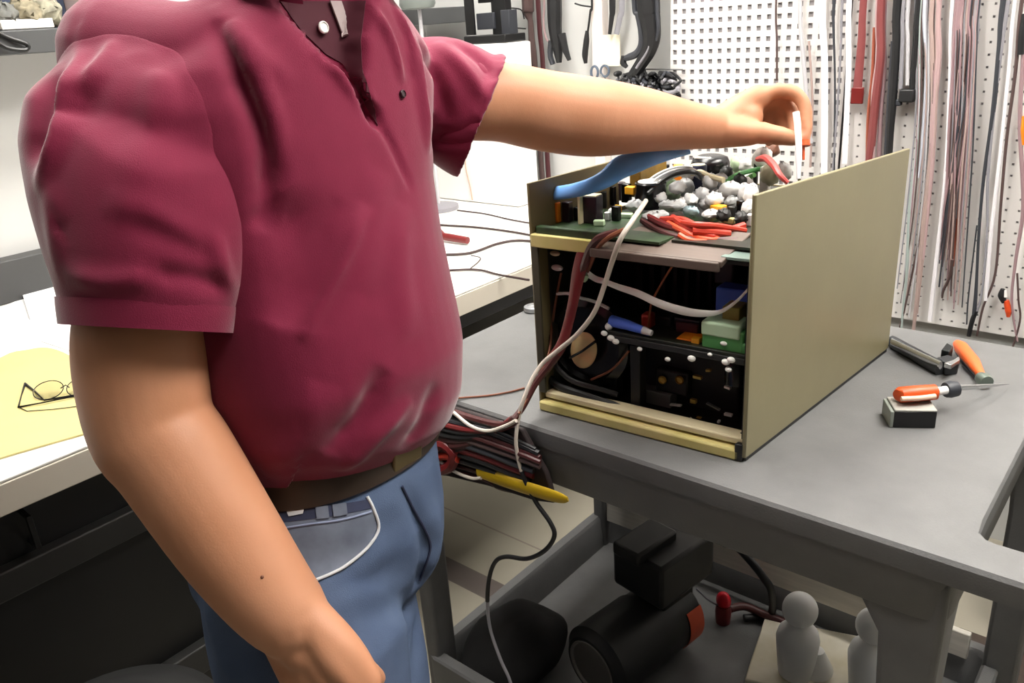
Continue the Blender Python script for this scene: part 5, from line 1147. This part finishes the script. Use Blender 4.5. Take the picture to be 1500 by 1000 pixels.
yb = smooth_path([np.append(ay(a, b, .826), w) for a, b, w in ((700, 690, .0115), (725, 699, .012), (760, 711, .012), (800, 723, .0115), (822, 729, .009), (832, 731, .004))], 4)
tag(MB().tube([p[:3] for p in yb], [p[3] for p in yb], 12, .35, (0, 1, 0)).build('yellow_strip', mat('yellow_plastic', (206, 170, 30), .4, var=.2, scale=20), None), 'yellow plastic strip hanging below the wire harness on the cart front', 'strip')
lay('loose_wire', 'thin brown wire lying on the left end of the cart top', 'wire', [(640, 586), (680, 582), (715, 579), (745, 574), (768, 568)], tz + .002, .0018, m_brown)
# ------------------------------------------------------------------ in the lower tray
fz = sz + .002
bA, bB = az(868, 976, fz + .082), az(992, 884, fz + .082); bdir = (bB - bA) / np.linalg.norm(bB - bA)
m_bm = mat('matt_black_casting', (30, 30, 30), .5, var=.2, scale=14)
bm_ = empty('blower_motor', A_(*((bA + bB) / 2)[:2], fz)); tag(bm_, 'black cylindrical blower motor with an orange label in the cart tray', 'blower')
MB().lathe(bA, [(.050, .01), (.056, -.004), (.064, -.004), (.070, .004), (.080, .012), (.080, np.linalg.norm(bB - bA) * .55), (.076, np.linalg.norm(bB - bA) * .56), (.076, np.linalg.norm(bB - bA) - .01), (.066, np.linalg.norm(bB - bA)), (.001, np.linalg.norm(bB - bA) + .002)], axis=bdir, n=56).build('casing', m_bm, bm_, smooth=50)
MB().lathe(bA, [(.0495, .012), (.0495, .09), (.001, .092)], axis=bdir, n=40).build('inlet', m_blk, bm_)
MB().lathe(bA, [(.051, -.002), (.0535, -.0065), (.057, -.0065), (.058, -.002)], axis=bdir, n=56).build('inlet_rim', mat('grey_rim', (120, 116, 110), .4), bm_)
MB().lathe(bA + bdir * .05, [(.001, -.006), (.010, -.006), (.012, .0), (.001, .0)], axis=bdir, n=20).build('impeller_nut', m_brass, bm_)
lb_c = bB - bdir * .028; side_ = np.cross(bdir, [0, 0, 1]); side_ /= np.linalg.norm(side_)
ring_ = []
for k in range(15):
    t = math.radians(-42 + 74 * k / 14); dirn = side_ * math.cos(t) + A_(0, 0, 1) * math.sin(t)
    ring_.append([lb_c - bdir * .024 + dirn * .0772, lb_c + bdir * .020 + dirn * .0772, lb_c + bdir * .020 + dirn * .0785, lb_c - bdir * .024 + dirn * .0785])
MB().loft(ring_).build('label', mat('orange_red_label', (216, 84, 50), .5, var=.15, scale=30), bm_).__setitem__('label', 'curved orange red label')
up_c = az(965, 842, fz + .20)
MB().box(up_c + A_(0, .02, .03), (.17, .13, .10), math.atan2(bdir[1], bdir[0])).build('control_box', m_bm, bm_, .008); MB().box(up_c + A_(0, .02, -.06), (.10, .08, .10), math.atan2(bdir[1], bdir[0])).build('neck', m_bm, bm_, .006)
MB().box(up_c + A_(-.02, -.02, .085), (.12, .07, .03), math.atan2(bdir[1], bdir[0])).build('box_lid', m_bm, bm_, .006)
# black cloth heaped in the near left corner of the tray
cl_ = MB().ball((-.945, 1.01, fz + .055), (.10, .125, .060), 40, 20)
for v in cl_.bm.verts:
    s_w = math.sin(v.co.x * 43 + v.co.y * 21) * math.sin(v.co.y * 37 - v.co.x * 15); v.co.z = max(fz, v.co.z + .012 * s_w); v.co.x += .006 * s_w
tag(cl_.build('black_cloth', mat('black_cloth', (22, 21, 22), .85, var=.2, scale=20), None, smooth=80), 'heap of black cloth in the left end of the cart tray', 'cloth')
# red valve with its lead, black hose
rv = az(1060, 878, fz + .06); va = empty('red_valve', A_(rv[0], rv[1], fz)); tag(va, 'small red knob with a dark lead in the cart tray behind the orange label', 'knob')
MB().lathe(A_(rv[0], rv[1], fz), [(.016, 0), (.018, .03), (.016, .045), (.001, .045)], n=24).build('valve_body', m_dred, va); MB().ball(A_(rv[0], rv[1], fz + .058), (.017, .014, .022), 18, 12).build('knob', mat('bright_red_plastic', (214, 24, 44), .35), va)
MB().tube(smooth_path([A_(rv[0], rv[1], fz + .03), az(1090, 888, fz + .03), az(1120, 900, fz + .02), az(1150, 912, fz + .012)], 5), .009, 10).build('lead', m_maro, va); MB().tube(smooth_path([A_(rv[0], rv[1], fz + .04), az(1040, 880, fz + .06), az(1020, 862, fz + .09)], 5), .0022, 8).build('thin_lead', m_gsl, va)
hs = MB().tube(smooth_path([az(1062, 796, zl + .09), az(1078, 800, zl + .11), az(1100, 822, zl + .10), az(1118, 845, zl + .07), az(1130, 866, zl + .03), az(1128, 900, fz + .014), az(1090, 905, fz + .010)], 6), .0085, 12).build('black_hose', m_rubber, None); tag(hs, 'black hose arching over the wooden batten in the cart tray', 'hose')
# two white knobbed insulators on their white plate
qa, qb, qc = az(1090, 1003, fz), az(1120, 912, fz), az(1310, 950, fz)
pe = (qb - qa); pf = (qc - qb); 
tag(MB().prism([qa, qa + pf, qb + pf, qb], (0, 0, .016)).build('white_plate', mat('stained_white_plate', (238, 232, 218), .55, var=.2, scale=10, rgb2=(206, 196, 166)), None, .003), 'stained white plate in the cart tray under the round headed insulators', 'plate')
m_ins = mat('white_porcelain', (244, 244, 242), .45, var=.04, scale=12)
for px, py, lab in ((1172, 893, 'round headed white insulator standing left on the white plate'), (1281, 917, 'round headed white insulator next to the cart leg')):
    hc_ = az(px, py, fz + .016 + .155); b_ = A_(hc_[0], hc_[1], fz + .0165)
    i_ = empty('insulator', b_); tag(i_, lab, 'insulator', 'white porcelain insulators in the cart tray')
    MB().lathe(b_, [(.034, 0), (.036, .02), (.040, .06), (.042, .085), (.038, .102), (.026, .114), (.020, .124), (.001, .13)], n=36).build('body', m_ins, i_, smooth=60); MB().ball(b_ + A_(0, 0, .155), (.034, .034, .036), 28, 18).build('head', m_ins, i_)
    w_ = b_ + RIGHT * .040 - A_(0, 0, RIGHT[2] * .04) + A_(0, 0, .04)
    MB().lathe(w_ - A_(0, 0, .038), [(.034, 0), (.034, .006), (.014, .05), (.001, .052)], n=24).build('skirt', m_ins, i_, smooth=50)
MB().tube([b_ + A_(0, 0, .19), b_ + A_(.0, .01, .225)], .003, 8).build('wire_pin', m_white, i_)
# ------------------------------------------------------------------ beside and behind the cart
bb = empty('black_cabinet', (.12, 2.0, 0)); tag(bb, 'black cabinet on the floor behind the cart handle', 'cabinet')
xL = ay(1462, 860, 1.86)[0]
MB().box((xL + .25, 2.0, .30), (.5, .28, .60)).build('body', m_black, bb, .006); MB().box((xL + .25, 1.855, .45), (.44, .012, .22)).build('drawer_front', m_black2, bb, .003); MB().box((xL + .25, 1.855, .17), (.44, .012, .26)).build('door', m_black2, bb, .003)
mt = az(1425, 985, .002); tag(MB().box((mt[0] + .15, mt[1], .0045), (.42, .26, .008)).build('floor_mat', mat('brown_mat', (66, 54, 46), .9, var=.3, scale=60), None, .003), 'dark brown mat on the floor under the cart handle', 'mat')
wk = az(1418, 988, .03); tag(MB().lathe(A_(wk[0] - .02, wk[1] - .01, .009), [(.024, 0), (.028, .01), (.028, .03), (.022, .042), (.001, .044)], n=24).build('wooden_stopper', mat('tan_wood', (150, 120, 80), .6, var=.2, scale=20), None), 'round tan wooden knob lying on the brown mat', 'knob')
# padded black stool by the counter, bottom left
st = az(175, 1075, .50); so_ = empty('shop_stool', (st[0], st[1] - .02, 0)); tag(so_, 'black padded shop stool in front of the counter cabinet', 'stool')
SC = A_(st[0], st[1] - .02, 0)
MB().lathe(SC + A_(0, 0, .43), [(.15, 0), (.17, .01), (.175, .035), (.165, .06), (.12, .075), (.001, .078)], n=48).build('seat', m_bm, so_, smooth=60); MB().cyl(SC + A_(0, 0, .06), SC + A_(0, 0, .43), .024).build('column', m_steel, so_)
for k in range(5):
    a_ = k * 2 * math.pi / 5 + .3; MB().tube([SC + A_(0, 0, .085), SC + A_(.22 * math.cos(a_), .22 * math.sin(a_), .055)], [.02, .013], 10).build('base_arm', m_black2, so_)
    MB().ball(SC + A_(.22 * math.cos(a_), .22 * math.sin(a_), .025), (.024, .024, .024), 14, 10).build('caster', m_wheel, so_)
